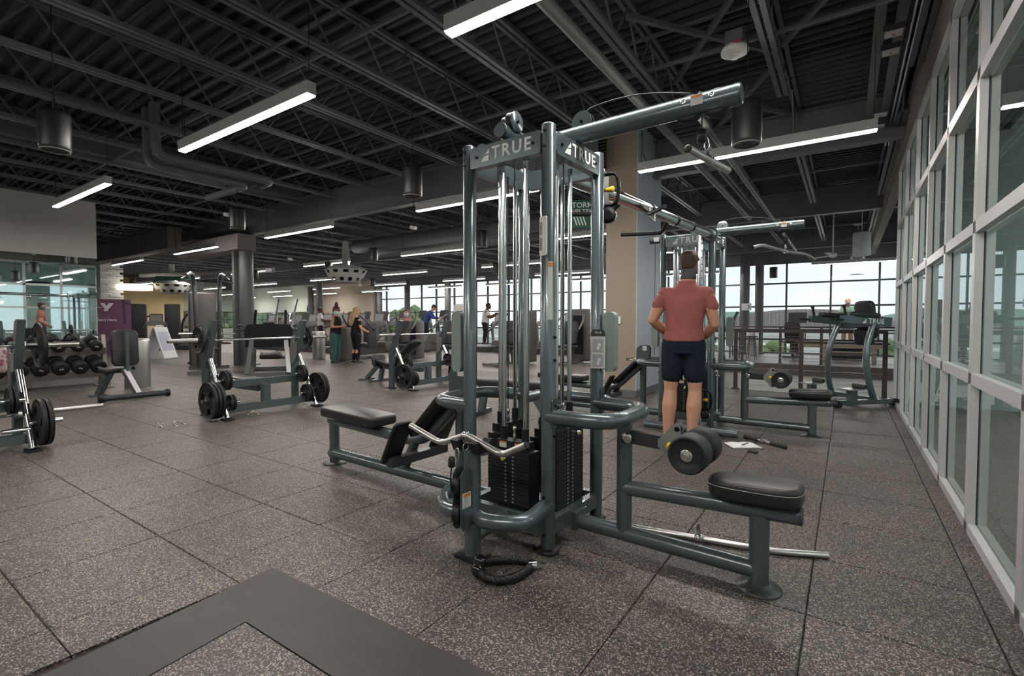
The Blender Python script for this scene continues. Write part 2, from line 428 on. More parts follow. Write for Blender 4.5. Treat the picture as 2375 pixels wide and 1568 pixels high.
# ---- outer window wall (far), solid wall parts, far left wall
WFR = mat('window_frame_dark', (.055, .062, .075), .4, .3)
WY = 21.4
def far_window(name, xs, z0=0.0, z1=3.49, rails=(2.69, 1.81, .92), fr=.06, y=WY, axis='x', thick=.10, label=None):
    w = bpy.data.objects.new(name, None); COL.objects.link(w); w['kind'] = 'structure'
    if label: w['label'] = label
    P = (lambda a, b, z: (a, b, z)) if axis == 'x' else (lambda a, b, z: (b, a, z))
    D = (lambda a, b, z: (a, b, z)) if axis == 'x' else (lambda a, b, z: (b, a, z))
    for x in xs: MB().box(P(x, y, (z0+z1)/2), D(fr, thick, z1-z0)).build('mullion', WFR, w)
    L = xs[-1]-xs[0]
    zs = [z0+.03]+sorted(rails)+[z1-.03]
    for z in zs: MB().box(P((xs[0]+xs[-1])/2, y, z), D(L, thick*.8, .06)).build('rail', WFR, w)
    for a, b in zip(xs, xs[1:]):
        for za, zb in zip(zs, zs[1:]):
            MB().add([P(a+fr/2, y+.01, za+.03), P(b-fr/2, y+.01, za+.03), P(b-fr/2, y+.01, zb-.03), P(a+fr/2, y+.01, zb-.03)], [(0, 1, 2, 3)]).build('pane', WGLASS, w)
    return w
far_window('window_2', [-4.7, -3.3, -2.78, -1.92, -.50, .92, 2.34, 3.76, 5.2, 6.6, 8.1], label='tall dark framed windows across the far side of the atrium')
far_window('window_3', [-25.3, -24.3, -22.6, -21.2, -20.0, -18.6, -17.0, -16.2, -14.8, -13.4, -12.0, -10.6, -9.2, -7.8, -6.4, -4.9], rails=(2.66, 1.785, .9), label='row of dark framed windows behind the cardio machines')
wf = MB(); wf.box((-17.1, WY+.05, 4.0), (51, .2, 1.02)); 
struct('wall_back', wf, mat('back_wall_dark', (.10, .105, .12), .7))
TANW = mat('tan_wall', (.33, .285, .235), .8)
GRNW = mat('pale_green_wall', (.46, .52, .46), .8)
YELW = mat('yellow_wall', (.74, .58, .32), .8)
struct('wall_tan', MB().box((-28.6, WY-.05, 2.2), (6.4, .2, 4.4)), TANW)
g = MB(); g.box((-37.3, WY, 3.15), (11.4, .2, 2.4)); g.box((-37.3, WY, .3), (11.4, .2, 1.1)); g.box((-32.2, WY, 1.4), (1.2, .2, 2.0)); g.box((-42.1, 19.2, 3.2), (.2, 4.6, 2.3)); g.box((-42.1, 19.2, .25), (.2, 4.6, .9))
struct('wall_green', g, GRNW)
far_window('window_4', [-42.0, -40.3, -38.3, -36.2, -34.4, -32.8], z0=.85, z1=1.98, rails=(1.42,), label='ribbon windows in the pale green wall behind the cardio machines')
far_window('window_5', [16.9, 18.3, 19.8, 21.3], z0=.7, z1=2.05, rails=(1.4,), y=-42.0, axis='y', label='low windows in the far left wall beside the yellow wall')
struct('wall_yellow', MB().box((-42.1, 12.2, 2.2), (.2, 9.4, 4.4)), YELW)
struct('wall_side', MB().box((-42.1, 1.5, 3.95), (.2, 12, .9)).box((-42.1, 1.5, .1), (.2, 12, .4)), LWALL)
far_window('window_6', [-4.0, -2.0, 0.0, 2.0, 4.0, 6.0, 7.4], z0=.3, z1=3.5, rails=(1.4, 2.5), y=-42.0, axis='y', label='unseen side windows added to light the left part of the gym')  # unseen windows, added for daylight on the stone pillar and left floor
struct('wall_front', MB().box((-17, -4.05, 2.2), (51, .12, 4.5)), LWALL)
# ---- steel columns
CPAINT = mat('column_paint', (.085, .088, .092), .45, .1)
def column(x, y, r=.2, flange=True, zt=3.65):
    b = MB(); b.cyl((x, y, 0), (x, y, zt), r, 20); b.box((x, y, .012), (r*2.6, r*2.6, .024))
    b.box((x, y, zt+.01), (r*2.4, r*2.4, .02))
    if flange: b.box((x-r*.75, y-.12, zt/2), (.12, .34, zt))
    o = b.build('column', CPAINT); o['kind'] = 'structure'; return o
column(-14.05, 7.25, .19)
for x, y, r in ((-21.6, 20.6, .17), (-24.4, 20.9, .17), (-18.4, 20.6, .17), (-3.22, 20.4, .17), (-2.80, 21.0, .15), (-31.7, 20.9, .2), (-22.9, 15.6, .17), (-16.9, 20.4, .15)):
    column(x, y, r, False, 3.7)
# ================================================================ cable machines (multi-station towers)
H = .275; ZT = 2.24; PR = .038
def sail_logo(par, o, ux, h, mt, uy=(0, 0, 1)):
    # small sail-shaped mark beside the lettering: a triangle cut by a slanted gap
    b = MB(); w = h*1.05
    b.prism([(-w*.5, 0), (w*.32, 0), (w*.40, h*.5), (-w*.15, h*.42)][:4], o, ux, uy, .0024)
    b.prism([(-w*.06, h*.53), (w*.40, h*.60), (w*.40, h)], o, ux, uy, .0024)
    b.build('logo', mt, par)
def brand_plate(tw, c, ux, w, h, th, logo=True):
    ux = V(ux); n = ux.cross(V((0, 0, 1)))
    pl = MB().prism(rrect(w, h, .012, 2), c, ux, (0, 0, 1), th).build('top_plate', FRAME, tw)
    b = MB()
    for s in (-1, 1): b.cyl(V(c)+ux*(s*w*.40)+n*(th/2), V(c)+ux*(s*w*.40)+n*(th/2+.009), .009, 8)
    b.build('bolt', BOLT, pl)
    if logo:
        f = V(c)+n*(th/2+.0013)
        text('lettering', 'TRUE', .096, WHITE, pl, f+ux*.052, ux, (0, 0, 1), spacing=1.24, bold=.0022)
        sail_logo(pl, f-ux*.128-V((0, 0, .034)), ux, .068, WHITE)
    return pl
def stack(tw, cx, cy, ang, n, z0, ztop_sel=None, th=.0215, w=.29, d=.105, loose=0.0):
    # weight stack seen from the direction 'ang' (outward normal)
    nx = V((cos(ang), sin(ang), 0)); tx = V((-sin(ang), cos(ang), 0))
    me = MB()
    R = M4((tx, nx, V((0, 0, 1)))).transposed()
    m = MB().box((0, 0, th/2-.0008), (w, d, th-.0022), R); pm = m.mesh('weight_plate', PLATEM)
    holes = MB(); num = MB()
    for k in range(n):
        z = z0+k*th
        put('weight_plate', pm, tw, loc=(cx, cy, z))
        f = V((cx, cy, z+th*.5))+nx*(d/2+.0006)
        holes.cyl(f, f+nx*.0012, .0042, 8)
        for s, L in ((-1, .017), (1, .012)):
            for q in range(2):
                num.box(f+tx*(s*.026+(q-.5)*.0075), (.0045, .0012, .0095), R)
    holes.build('pin_hole', BOLT, tw, kind='stuff'); num.build('weight_number', mat('number_print', (.42, .43, .44), .6), tw, kind='stuff')
    zt = z0+n*th
    return zt, nx, tx, R
def tower(name, label, loc, rz, mirror, full=True):
    t = thing(name, label, 'cable machine', loc, rz)
    for (sx, sy) in ((-1, -1), (1, -1), (1, 1), (-1, 1)):
        b = MB(); b.tube([(sx*H, sy*H, .02), (sx*H, sy*H, ZT-.004), (sx*H, sy*H, ZT)], [PR, PR, PR*.9], 20)
        p = b.build('post', FRAME, t)
        MB().lathe((sx*H, sy*H, 0), [(.062, 0), (.062, .012), (.05, .02), (.041, .024)], n=18).build('foot_plate', RUBBER, p)
        q = MB()
        for z in (.10, .30, 2.20, 2.12): q.cyl((sx*H-.0, sy*(H+PR-.004), z), (sx*H, sy*(H+PR+.008), z), .0085, 8)
        for z in (.62, .78, 1.02, 1.14): q.cyl((sx*(H+PR-.004), sy*H, z), (sx*(H+PR+.008), sy*H, z), .0085, 8)
        q.build('bolt', BOLT, p)
    W = 2*H-2*PR+.01
    brand_plate(t, (0, -H-.004, 2.155), (1, 0, 0), W, .118, .05)
    brand_plate(t, (H+.004, 0, 2.155), (0, 1, 0), W, .118, .05)
    brand_plate(t, (-H-.004, 0, 2.155), (0, -1, 0), W, .118, .05, False)
    brand_plate(t, (0, H+.004, 2.155), (-1, 0, 0), W, .118, .05, False)
    # lower frame rails
    for a, b_ in (((-H, -H), (H, -H)), ((H, -H), (H, H)), ((H, H), (-H, H)), ((-H, H), (-H, -H))):
        MB().bar((a[0], a[1], .125), (b_[0], b_[1], .125), .045, .085).build('base_rail', FRAME, t)
    # guide rods, stacks, pins, cables for the four sides
    sides = ((-pi/2, 14, .19), (0, 21, .17), (pi, 16, .20), (pi/2, 13, .2))
    for ang, n, z0 in sides:
        nx = V((cos(ang), sin(ang), 0)); tx = V((-sin(ang), cos(ang), 0)); c = nx*(H-.075)
        for s in (-1, 1):
            MB().cyl(c+tx*(s*.075)+V((0, 0, .16)), c+tx*(s*.075)+V((0, 0, 2.11)), .0135, 14).build('guide_rod', CHROME, t)
        zt, nx, tx, R = stack(t, c.x, c.y, ang, n, z0, w=.30 if ang == 0 else .27)
        hp = MB(); hp.box(c+V((0, 0, zt+.026)), (.22, .075, .05), R); 
        for s in (-1, 1): hp.cyl(c+tx*(s*.075)+V((0, 0, zt+.05)), c+tx*(s*.075)+V((0, 0, zt+.125)), .021, 14)
        hb = hp.build('head_plate', PLATEM, t)
        lb = MB()
        for s in (-1, 1): lb.box(c+nx*.039+tx*(s*.055)+V((0, 0, zt+.027)), (.05, .0016, .034), R)
        lb.build('warning_label', LABELW, hb, kind='stuff')
        lo = MB()
        for s in (-1, 1): lo.box(c+nx*.0398+tx*(s*.055)+V((0, 0, zt+.040)), (.05, .0016, .008), R)
        lo.build('warning_strip', ORANGE, hb, kind='stuff')
        MB().lathe(c+V((0, 0, zt+.05)), [(.007, 0), (.012, .01), (.012, .035), (.006, .045), (.012, .055), (.012, .075), (.004, .085)], n=10).build('cable_clamp', CHROME, t)
        MB().cyl(c+V((0, 0, zt+.12)), c+V((0, 0, 2.12)), .0035, 6).build('cable', CABLE, t)
        pz = z0+(n-1.5)*.0215
        f = c+nx*.053+V((0, 0, pz)); pn = MB(); pn.cyl(f, f+nx*.035, .008, 10); pn.lathe(f+nx*.035, [(.008, 0), (.016, .008), (.016, .02), (.009, .026)], nx, 12)
        pp = pn.build('selector_pin', CHROME, t)
        MB().lathe(f+nx*.0615, [(.012, 0), (.012, .003), (.002, .004)], nx, 10).build('pin_cap', mat('lime_plastic', (.62, .62, .06), .4), pp)
        cb = MB(); cb.box(c+V((0, 0, z0-.03)), (.20, .07, .05), R); cb.build('stack_cushion', RUBBER, t)
    # right hand pulldown unit (+x): floor tube, post, seat, rollers
    MB().tube([(H+.02, 0, .085), (1.25, 0, .085)], .042, 18).build('floor_tube', FRAME, t)
    b = MB(); b.box((H+.035, 0, .10), (.03, .13, .10)); b.build('bracket', FRAME, t)
    fp = MB(); fp.cyl((1.243, 0, .0), (1.243, 0, .345), .043, 18); fo = fp.build('seat_post', FRAME, t)
    fl_ = MB(); fl_.lathe((1.243, 0, 0), [(.098, 0), (.098, .008), (.06, .012), (.045, .03)], n=22); fo2 = fl_.build('flange', FRAME2, fo)
    hb = MB()
    for a in (20, 140, 260): hb.cyl((1.243+.075*cos(RD(a)), .075*sin(RD(a)), .008), (1.243+.075*cos(RD(a)), .075*sin(RD(a)), .0105), .009, 8)
    hb.build('bolt_hole', BOLT, fo2)
    MB().cyl((.585, 0, .085), (.585, 0, .70), .041, 18).build('upright', FRAME, t)
    st = MB(); st.tube([(.585, 0, .335), (1.405, 0, .372)], .042, 18); so = st.build('seat_tube', FRAME, t)
    MB().lathe((1.403, 0, .372), [(.043, 0), (.043, .006), (.037, .010)], (1, 0, .045), 18).build('end_cap', FRAME2, so)
    outl = []
    for i in range(28):
        a = 2*pi*i/28; ca, sa = cos(a), sin(a); x = .198*abs(ca)**.62*(1 if ca > 0 else -1); y = abs(sa)**.62*(1 if sa > 0 else -1)*(.112+.016*ca)
        outl.append((x, y))
    xf = M4.Translation((1.222, 0, .412)) @ M4.Rotation(RD(-2.5), 4, 'Y')
    sp = MB().pad(outl, 0, .085, .022, xf).build('seat', VINYL, t)
    sk = MB(); sk.tube([xf @ V((p[0]*1.012, p[1]*1.012, .058)) for p in outl], .0016, 5, closed=True); sk.build('stitching', STITCH, sp)
    # roller arm
    ar = MB(); ar.bar((.60, 0, .612), (.90, 0, .600), .068, .030, up=(0, 1, 0)); ao = ar.build('roller_arm', FRAME2, t)
    pv = MB(); pv.lathe((.615, -.045, .612), [(.030, 0), (.030, .006), (.020, .010), (.006, .010)], (0, -1, 0), 16); pv.cyl((.615, -.045, .612), (.615, .045, .612), .02, 12); pv.build('pivot', CHROME, ao)
    fan = [(.0, -.018), (.035, -.055), (.075, -.105), (.098, -.108), (.112, -.09), (.118, 0), (.112, .09), (.098, .108), (.075, .105), (.035, .055), (.0, .018)]
    for s in (-.022, .022): MB().prism(fan, (.775, s, .604), (1, 0, 0), (0, 0, 1), .005).build('quadrant_plate', mat('plate_grey', (.33, .36, .35), .35, .4), ao)
    hq = MB()
    for q in (-.085, .085): hq.cyl((.872, -.034, .604+q), (.872, .034, .604+q), .012, 10)
    hq.build('hole_plug', BOLT, ao)
    MB().lathe((.845, -.028, .604), [(.012, 0), (.017, .006), (.020, .022), (.017, .034), (.008, .038)], (0, -1, 0), 14).build('adjust_knob', YEL, ao)
    MB().cyl((.955, -.175, .595), (.955, .175, .595), .014, 12).build('roller_axle', CHROME, t)
    for s in (-1, 1):
        y0 = s*.025
        r = MB(); r.lathe((.955, y0, .595), [(.06, 0), (.088, .006), (.093, .02), (.093, .105), (.089, .118), (.078, .124), (.078, .119), (.03, .119)], (0, s, 0), 28)
        ro = r.build('roller_pad', FOAM, t)
        MB().lathe((.955, y0+s*.118, .595), [(.030, 0), (.030, .006), (.026, .009), (.018, .007), (.014, .010), (.004, .010)], (0, s, 0), 18).build('hub', CHROME, ro)
    # curved guard rails
    def guard(ux, z, reach, r=.036, drop=None):
        ux = V(ux); uy = V((-ux.y, ux.x, 0))
        pts = [ux*(H+.0)+uy*(-H-.0), ux*(reach)+uy*(-H+.02), ux*(reach)+uy*(H-.02), ux*(H)+uy*H]
        pts = bend([p+V((0, 0, z)) for p in pts], .19, 7)
        return MB().tube(pts, r, 16).build('guard_rail', FRAME, t)
    guard((1, 0, 0), .722, .625, .041)
    guard((-1, 0, 0), .722, .60, .041)
    guard((0, 1, 0) if not mirror else (0, -1, 0), .70, .54, .038) if not mirror else None
    for sy in (-1, 1):
        MB().prism(rrect(.05, .16, .012, 2), (H+PR+.002, sy*(H+.002), .74), (0, 1, 0), (0, 0, 1), .006).build('bracket_plate', FRAME, t)
    # overhead booms
    bo = MB(); bo.tube([(-.02, 0, 2.262), (1.135, 0, 2.262)], .043, 20, ry=.050); bm = bo.build('boom', FRAME, t)
    MB().lathe((1.134, 0, 2.262), [(.045, 0), (.045, .006), (.03, .008)], (1, 0, 0), 20).build('end_cap', FRAME2, bm)
    def pulley(x, y, z, ax, r=.055, par=None, shield=True):
        p = MB(); p.lathe(V((x, y, z))-V(ax)*.012, [(r*.5, 0), (r, 0), (r, .004), (r*.86, .012), (r, .020), (r, .024), (r*.5, .024)], ax, 24)
        o = p.build('pulley', RUBBER, par or t)
        if shield:
            q = MB()
            for s in (-1, 1): q.lathe(V((x, y, z))+V(ax)*(s*.019), [(r*1.02, -.002), (r*1.02, .002), (.001, .002)], ax, 24)
            q.build('pulley_shield', FRAME, o)
            q2 = MB(); q2.cyl(V((x, y, z))-V(ax)*.03, V((x, y, z))+V(ax)*.03, .009, 8); q2.build('bolt', BOLT, o)
        return o
    pulley(.325, 0, 2.325, (0, 1, 0), .058); pulley(.905, 0, 2.245, (0, 1, 0), .066, None, False); pulley(1.03, 0, 2.245, (0, 1, 0), .066, None, False)
    for x in (.89, 1.02):
        q = MB(); q.lathe((x, -.044, 2.275), [(.013, 0), (.013, .004), (.008, .004), (.008, .001), (.002, .001)], (0, -1, 0), 14); q.build('bolt', CHROME, bm)
    MB().box((.952, -.0445, 2.268), (.055, .003, .048)).build('warning_label', LABELW, bm)
    MB().box((.952, -.0465, 2.284), (.05, .002, .010)).build('warning_strip', ORANGE, bm)
    MB().lathe((.955, 0, 2.312), [(.008, 0), (.008, .006), (.003, .010)], n=10).build('rubber_stop', BOLT, bm)
    ct = MB(); ct.tube([V((.34+.57*k/12, 0, 2.382+.035*sin(pi*k/12)-.07*(k/12)+(.012 if k else 0))) for k in range(13)], .0038, 6)
    ct.tube(arc((.905, 0, 2.245), .070, pi*.75, pi*.10, 8, (1, 0, 0), (0, 0, 1)), .0038, 6); ct.tube(arc((1.03, 0, 2.245), .070, pi*.80, -pi*.05, 8, (1, 0, 0), (0, 0, 1)), .0038, 6)
    ct.build('cable', CABLE, t)
    ch = MB(); ch.cyl((.966, 0, 2.215), (.966, 0, 2.13), .0038, 6); co = ch.build('cable', CABLE, t)
    MB().lathe((.966, 0, 2.075), [(.010, 0), (.021, .006), (.021, .06), (.012, .066)], n=14).build('cable_stop', RUBBER, co)
    # left boom
    lb = MB(); lb.tube([(.02, 0, 2.235), (-.52, 0, 2.235)], .043, 20); lo = lb.build('boom', FRAME, t)
    MB().lathe((-.518, 0, 2.235), [(.043, 0), (.043, .006), (.03, .008)], (-1, 0, 0), 18).build('end_cap', FRAME2, lo)
    MB().box((-.435, -.0425, 2.238), (.06, .004, .05)).build('warning_label', LABELW, lo)
    pulley(-.40, 0, 2.300, (0, 1, 0), .058)
    MB().cyl((-.462, 0, 2.20), (-.462, 0, .80), .0035, 6).build('cable', CABLE, t)
    # front short tube with twin pulley on the top plate
    sgn = -1 if not mirror else 1
    fb = MB(); fb.tube([(0, 0, 2.258), (0, sgn*.335, 2.258)], .040, 20); fbo = fb.build('stub_tube', FRAME, t)
    rim = MB(); rim.lathe((0, sgn*.335, 2.258), [(.041, -.012), (.041, 0), (.036, .001), (.036, -.04), (.002, -.04)], (0, sgn, 0), 20, False); rim.build('tube_end', FRAME2, fbo)
    pulley(.030, sgn*.245, 2.318, (1, 0, 0), .055); pulley(-.02, sgn*.225, 2.318, (1, 0, 0), .05)
    # row unit on the left (-x)
    MB().tube([(-H-.02, 0, .09), (-2.12, 0, .09)], .045, 18).build('floor_tube', FRAME, t)
    rp_ = MB(); rp_.cyl((-2.085, 0, 0), (-2.085, 0, .385), .042, 18); rpo = rp_.build('seat_post', FRAME, t)
    MB().lathe((-2.085, 0, 0), [(.095, 0), (.095, .010), (.05, .016)], n=22).build('flange', FRAME2, rpo)
    ut = MB(); ut.tube(bend([(-2.13, 0, .375), (-1.08, 0, .345), (-.93, 0, .39), (-.60, 0, .70)], .16, 7), .042, 16); ut.build('row_tube', FRAME, t)
    MB().cyl((-1.20, 0, .09), (-1.06, 0, .335), .036, 14).build('brace_tube', FRAME, t)
    MB().cyl((-.60, 0, .09), (-.60, 0, .70), .040, 16).build('upright', FRAME, t)
    so2 = MB().pad(rrect(.72, .265, .05, 4), 0, .075, .020, M4.Translation((-1.76, 0, .418)) @ M4.Rotation(RD(1.5), 4, 'Y')).build('row_seat', VINYL, t)
    cb2 = MB(); cb2.bar((-1.02, -.27, .245), (-1.02, .27, .245), .06, .06); cb2.build('foot_bar', FRAME2, t)
    for s in (-1, 1):
        xf = M4.Translation((-1.0, s*.225, .385)) @ M4.Rotation(RD(28), 4, 'Y') @ M4.Rotation(RD(90), 4, 'Y')
        b = MB().pad(rrect(.34, .16, .03, 3), -.012, .012, .006, xf); b.build('foot_plate', RUBBER, t)
    kp = MB().pad(rrect(.42, .17, .03, 3), -.02, .02, .012, M4.Translation((-.80, -.085, .575)) @ M4.Rotation(RD(-45), 4, 'Y')).build('shield_pad', RUBBER, t)
    # pulley housing over the row station
    hs = [(-.10, -.02), (-.10, .10), (-.085, .14), (-.05, .165), (.0, .175), (.05, .165), (.075, .13), (.07, .03), (.03, -.02)]
    for s in (-.028, .028): MB().prism(hs, (-.585, s, .755), (1, 0, 0), (0, 0, 1), .006).build('pulley_housing', FRAME, t)
    MB().box((-.585+.01, -.0325, .885), (.055, .003, .06)).build('warning_label', LABELW, t)
    pulley(-.585, 0, .855, (0, 1, 0), .07, None, False)
    # water-bottle style tray plates on the posts
    b = MB(); b.prism(rrect(.075, .36, .03, 4), (-H-PR-.05, -H, 1.10), (1, 0, 0), (0, 0, 1), .05); b.build('side_guard', mat('guard_sage', (.26, .33, .31), .5), t)
    b = MB(); b.prism(rrect(.075, .36, .03, 4), (H+PR+.055, H, 1.10), (1, 0, 0), (0, 0, 1), .05); b.build('side_guard', MATS['guard_sage'], t)
    return t
def adjuster(t, x, y, zc, sgn):
    # sliding pulley carriage on a drilled chrome column
    c = MB(); c.tube([(x, y, .10), (x, y, 2.20)], .030, 16); co = c.build('adjust_column', CHROME, t)
    b = MB()
    for k in range(26): b.cyl((x+.018, y-.026*1, .2+.075*k), (x+.022, y-.031, .2+.075*k), .006, 8)
    b.build('pin_hole', BOLT, co, kind='stuff')
    m = MB(); m.bar((x, y, zc-.12), (x, y, zc+.12), .085, .085); mo = m.build('carriage', FRAME2, t)
    q = MB()
    for z in (-.09, .09): q.lathe((x, y-.043, zc+z), [(.012, 0), (.012, .005), (.003, .007)], (0, -1, 0), 10)
    q.build('bolt', CHROME, mo)
    MB().lathe((x+.043, y, zc), [(.010, 0), (.014, .012), (.020, .045), (.020, .052), (.004, .054)], (1, 0, 0), 12).build('pull_knob', YEL, mo)
    h = MB(); h.tube(bend([(x+.04, y, zc+.10), (x+.115, y, zc+.10), (x+.135, y, zc), (x+.115, y, zc-.10), (x+.04, y, zc-.10)], .06, 5), .012, 10); h.build('handle', BOLT, mo)
    p = MB(); p.lathe((x+.06, y-.012, zc-.16), [(.02, 0), (.052, 0), (.045, .012), (.052, .024), (.02, .024)], (0, 1, 0), 18); p.build('pulley', RUBBER, mo)
    MB().tube(arc((x+.075, y, zc-.17), .04, .6, -2.6, 10, (1, 0, 0), (0, 0, 1)), .006, 8).build('snap_hook', CHROME, mo)
    return mo
T1 = tower('cable_machine', 'near multi station cable machine of grey green steel with four weight stacks', (-1.554, 2.516, 0), RD(-2.5), False)
adjuster(T1, .205, H+.17, 2.06, 1)
# front low-pulley column with hooks, curved guard and base tube (near machine only)
MB().cyl((0, -.565, .0), (0, -.565, .555), .043, 18).build('front_column', FRAME, T1)
MB().box((0, -.565, .010), (.15, .12, .02)).build('foot_plate', RUBBER, T1)
MB().tube([(0, -.56, .10), (0, -H, .14)], .034, 14).build('base_tube', FRAME, T1)
b = MB(); b.tube(bend([(0, -.565, .225), (.13, -.60, .225), (.30, -.52, .235), (.275, -.275, .255)], .16, 7), .040, 16); b.build('guard_rail', FRAME, T1)
b = MB(); b.tube(bend([(0, -.565, .225), (-.15, -.60, .225), (-.32, -.48, .235), (-.275, -.275, .255)], .16, 7), .040, 16); b.build('guard_rail', FRAME, T1)
sl = [(-.045, -.13), (-.02, -.155), (.02, -.155), (.045, -.13), (.045, .13), (.02, .155), (-.02, .155), (-.045, .13)]
for s in (-.026, .026): MB().prism(sl, (s, -.64, .33), (0, 1, 0), (0, 0, 1), .006).build('pulley_housing', FRAME, T1)
for z in (.26, .40):
    MB().lathe((-.014, -.655, z), [(.02, 0), (.055, 0), (.047, .014), (.055, .028), (.02, .028)], (1, 0, 0), 20).build('pulley', RUBBER, T1)
MB().box((.031, -.645, .33), (.003, .06, .075)).build('warning_label', LABELW, T1)
MB().box((.0325, -.645, .357), (.002, .055, .016)).build('warning_strip', ORANGE, T1)
b = MB(); b.box((0, -.565, .557), (.20, .075, .008)); hk = b.build('hook_plate', FRAME, T1)
for s in (-1, 1):
    b = MB(); b.prism([(-.05, 0), (.05, 0), (.075, .055), (.045, .062), (.02, .03), (-.02, .03), (-.045, .062), (-.075, .055)], (s*.062, -.565, .561), (0, 1, 0), (0, 0, 1), .05); b.build('rubber_hook', RUBBER, T1)
b = MB(); b.tube([(-.01, -.71, .38), (-.012, -.715, .45), (-.018, -.70, .505)], .004, 6); b.build('cable', CABLE, T1)
MB().lathe((-.018, -.70, .50), [(.012, 0), (.019, .006), (.017, .045), (.010, .055)], n=12).build('cable_stop', RUBBER, T1)
# instruction cards on the posts
b = MB(); b.prism(rrect(.062, .20, .008, 2), (H, -H-PR-.012, 1.66), (.93, -.37, 0), (0, 0, 1), .006); io = b.build('instruction_card', LABELW, T1)
b = MB()
for k, z in ((0, 1.70), (1, 1.62)): b.prism(rrect(.018, .065, .002, 1), (H-.016, -H-PR-.0095, z), (.93, -.37, 0), (0, 0, 1), .003)
b.build('printed_block', GREYPRINT, io)
b = MB(); b.prism(rrect(.026, .30, .003, 1), (H+PR*.75, -H-PR*.72, 1.38), (.74, .67, 0), (0, 0, 1), .003); wo_ = b.build('warning_label', LABELW, T1)
MB().prism(rrect(.024, .02, .002, 1), (H+PR*.78, -H-PR*.75, 1.515), (.74, .67, 0), (0, 0, 1), .003).build('warning_strip', ORANGE, wo_)
b = MB(); b.prism([(-.043, -.11), (.043, -.11), (.043, .105), (.03, .125), (-.03, .125), (-.043, .105)], (H+.04, H-.06, 1.05), (.93, .37, 0), (0, 0, 1), .006)
ic = b.build('instruction_card', LABELW, T1)
b = MB(); b.prism([(-.043, .085), (.043, .085), (.043, .105), (.03, .125), (-.03, .125), (-.043, .105)], (H+.0414, H-.0637, 1.05), (.93, .37, 0), (0, 0, 1), .0015); b.build('card_header', FRAME2, ic)
b = MB()
for z in (.03, -.06): b.prism(rrect(.06, .075, .002, 1), (H+.0414, H-.0637, 1.05+z), (.93, .37, 0), (0, 0, 1), .0015)
b.build('printed_block', mat('pale_print', (.42, .42, .45), .6), ic)
b = MB()
for z in (.012, -.078):
    for a, c in ((0, 0), (.008, .02)): b.prism(rrect(.018, .022, .006, 2), (H+.0418+a*.9, H-.0647+a*.36, 1.05+z+c), (.93, .37, 0), (0, 0, 1), .0018)
b.build('figure_print', WHITE, ic, kind='stuff')
text('lettering', 'TRUE', .018, WHITE, ic, (H+.0417, H-.0645, 1.155), (.93, .37, 0), (0, 0, 1), .0006)
# crossover beam joining the two towers, with pull-up grips
b = MB(); b.tube([(.0, H+.03, 2.17), (.185, 3.37, 2.17)], .048, 18); cro = b.build('crossover_beam', CHROME, T1)
b = MB(); b.lathe((.172, 3.12, 2.17), [(.05, 0), (.085, 0), (.085, .02), (.05, .02)], (.055, 1, 0), 22); b.build('beam_flange', FRAME, cro)
for y in (1.6, 2.15, 2.55):
    b = MB(); b.lathe((.055*y, y, 2.17), [(.047, 0), (.0505, .004), (.0505, .02), (.047, .024)], (.055, 1, 0), 18); b.build('beam_collar', BOLT, cro)
for s, ys_ in ((-1, (1.15, 1.75)), (1, (1.35, 2.0))):
    b = MB(); b.tube(bend([(.055*ys_[0]+s*.03, ys_[0], 2.15), (.055*ys_[0]+s*.12, ys_[0]-.05, 2.06), (.055*ys_[0]+s*.34, ys_[0]-.30, 2.05)], .08, 6), .0165, 10); b.build('pull_up_grip', RUBBER, cro)
b = MB(); b.tube(bend([(.055*2.0-.03, 2.05, 2.15), (.02, 2.1, 2.05), (-.33, 1.95, 2.05)], .06, 6), .0165, 10); b.build('pull_up_grip', RUBBER, cro)
b = MB(); b.tube(bend([(.20, 1.32, 2.12), (.20, 1.32, 2.03), (.20, 1.43, 2.03), (.20, 1.43, 2.12)], .03, 4), .008, 8); b.build('ring_handle', CHROME, cro)
T2 = tower('cable_machine', 'far cable machine behind the man in the pink shirt', (-1.53, 6.09, 0), 0, True)
adjuster(T2, .19, -H-.17, .36, -1)
b = MB(); b.tube([(-.36, -.62, .055), (.62, -.62, .055)], .04, 14); b.build('base_tube', FRAME, T2)
b = MB(); b.tube([(.15, -.62, .055), (.15, -H, .10)], .036, 14); b.build('base_tube', FRAME, T2)
# ================================================================ linear pendant lights
LEDB = mat('fixture_body', (.52, .53, .52), .45, .3)
LEDE = mat('led_diffuser', (1, .95, .88), .5, emit=(1.0, .94, .865), es=LED_WARM)
def make_led(L=2.36):
    b = MB(); b.box((0, 0, .062), (L, .082, .10)); body = b.mesh('housing', LEDB)
    d = MB().box((0, 0, .006), (L-.012, .066, .012)).mesh('diffuser', LEDE)
    c = MB(); c.cyl((-L/2+.03, 0, .11), (-L/2+.03, 0, ZD-3.06), .0028, 6); c2 = MB(); c2.cyl((L/2-.03, 0, .11), (L/2-.03, 0, ZD-3.06), .0028, 6)
    c3 = MB(); c3.tube(bend([(-L/2+.10, 0, .11), (-L/2+.05, .01, .22), (-L/2+.035, 0, .5), (-L/2+.035, 0, ZD-3.06)], .05, 4), .004, 5)
    return body, d, c.mesh('suspension_cable', CABLE), c2.mesh('suspension_cable', CABLE), c3.mesh('power_cord', CABLE)
led_meshes = make_led()
LEDS = []
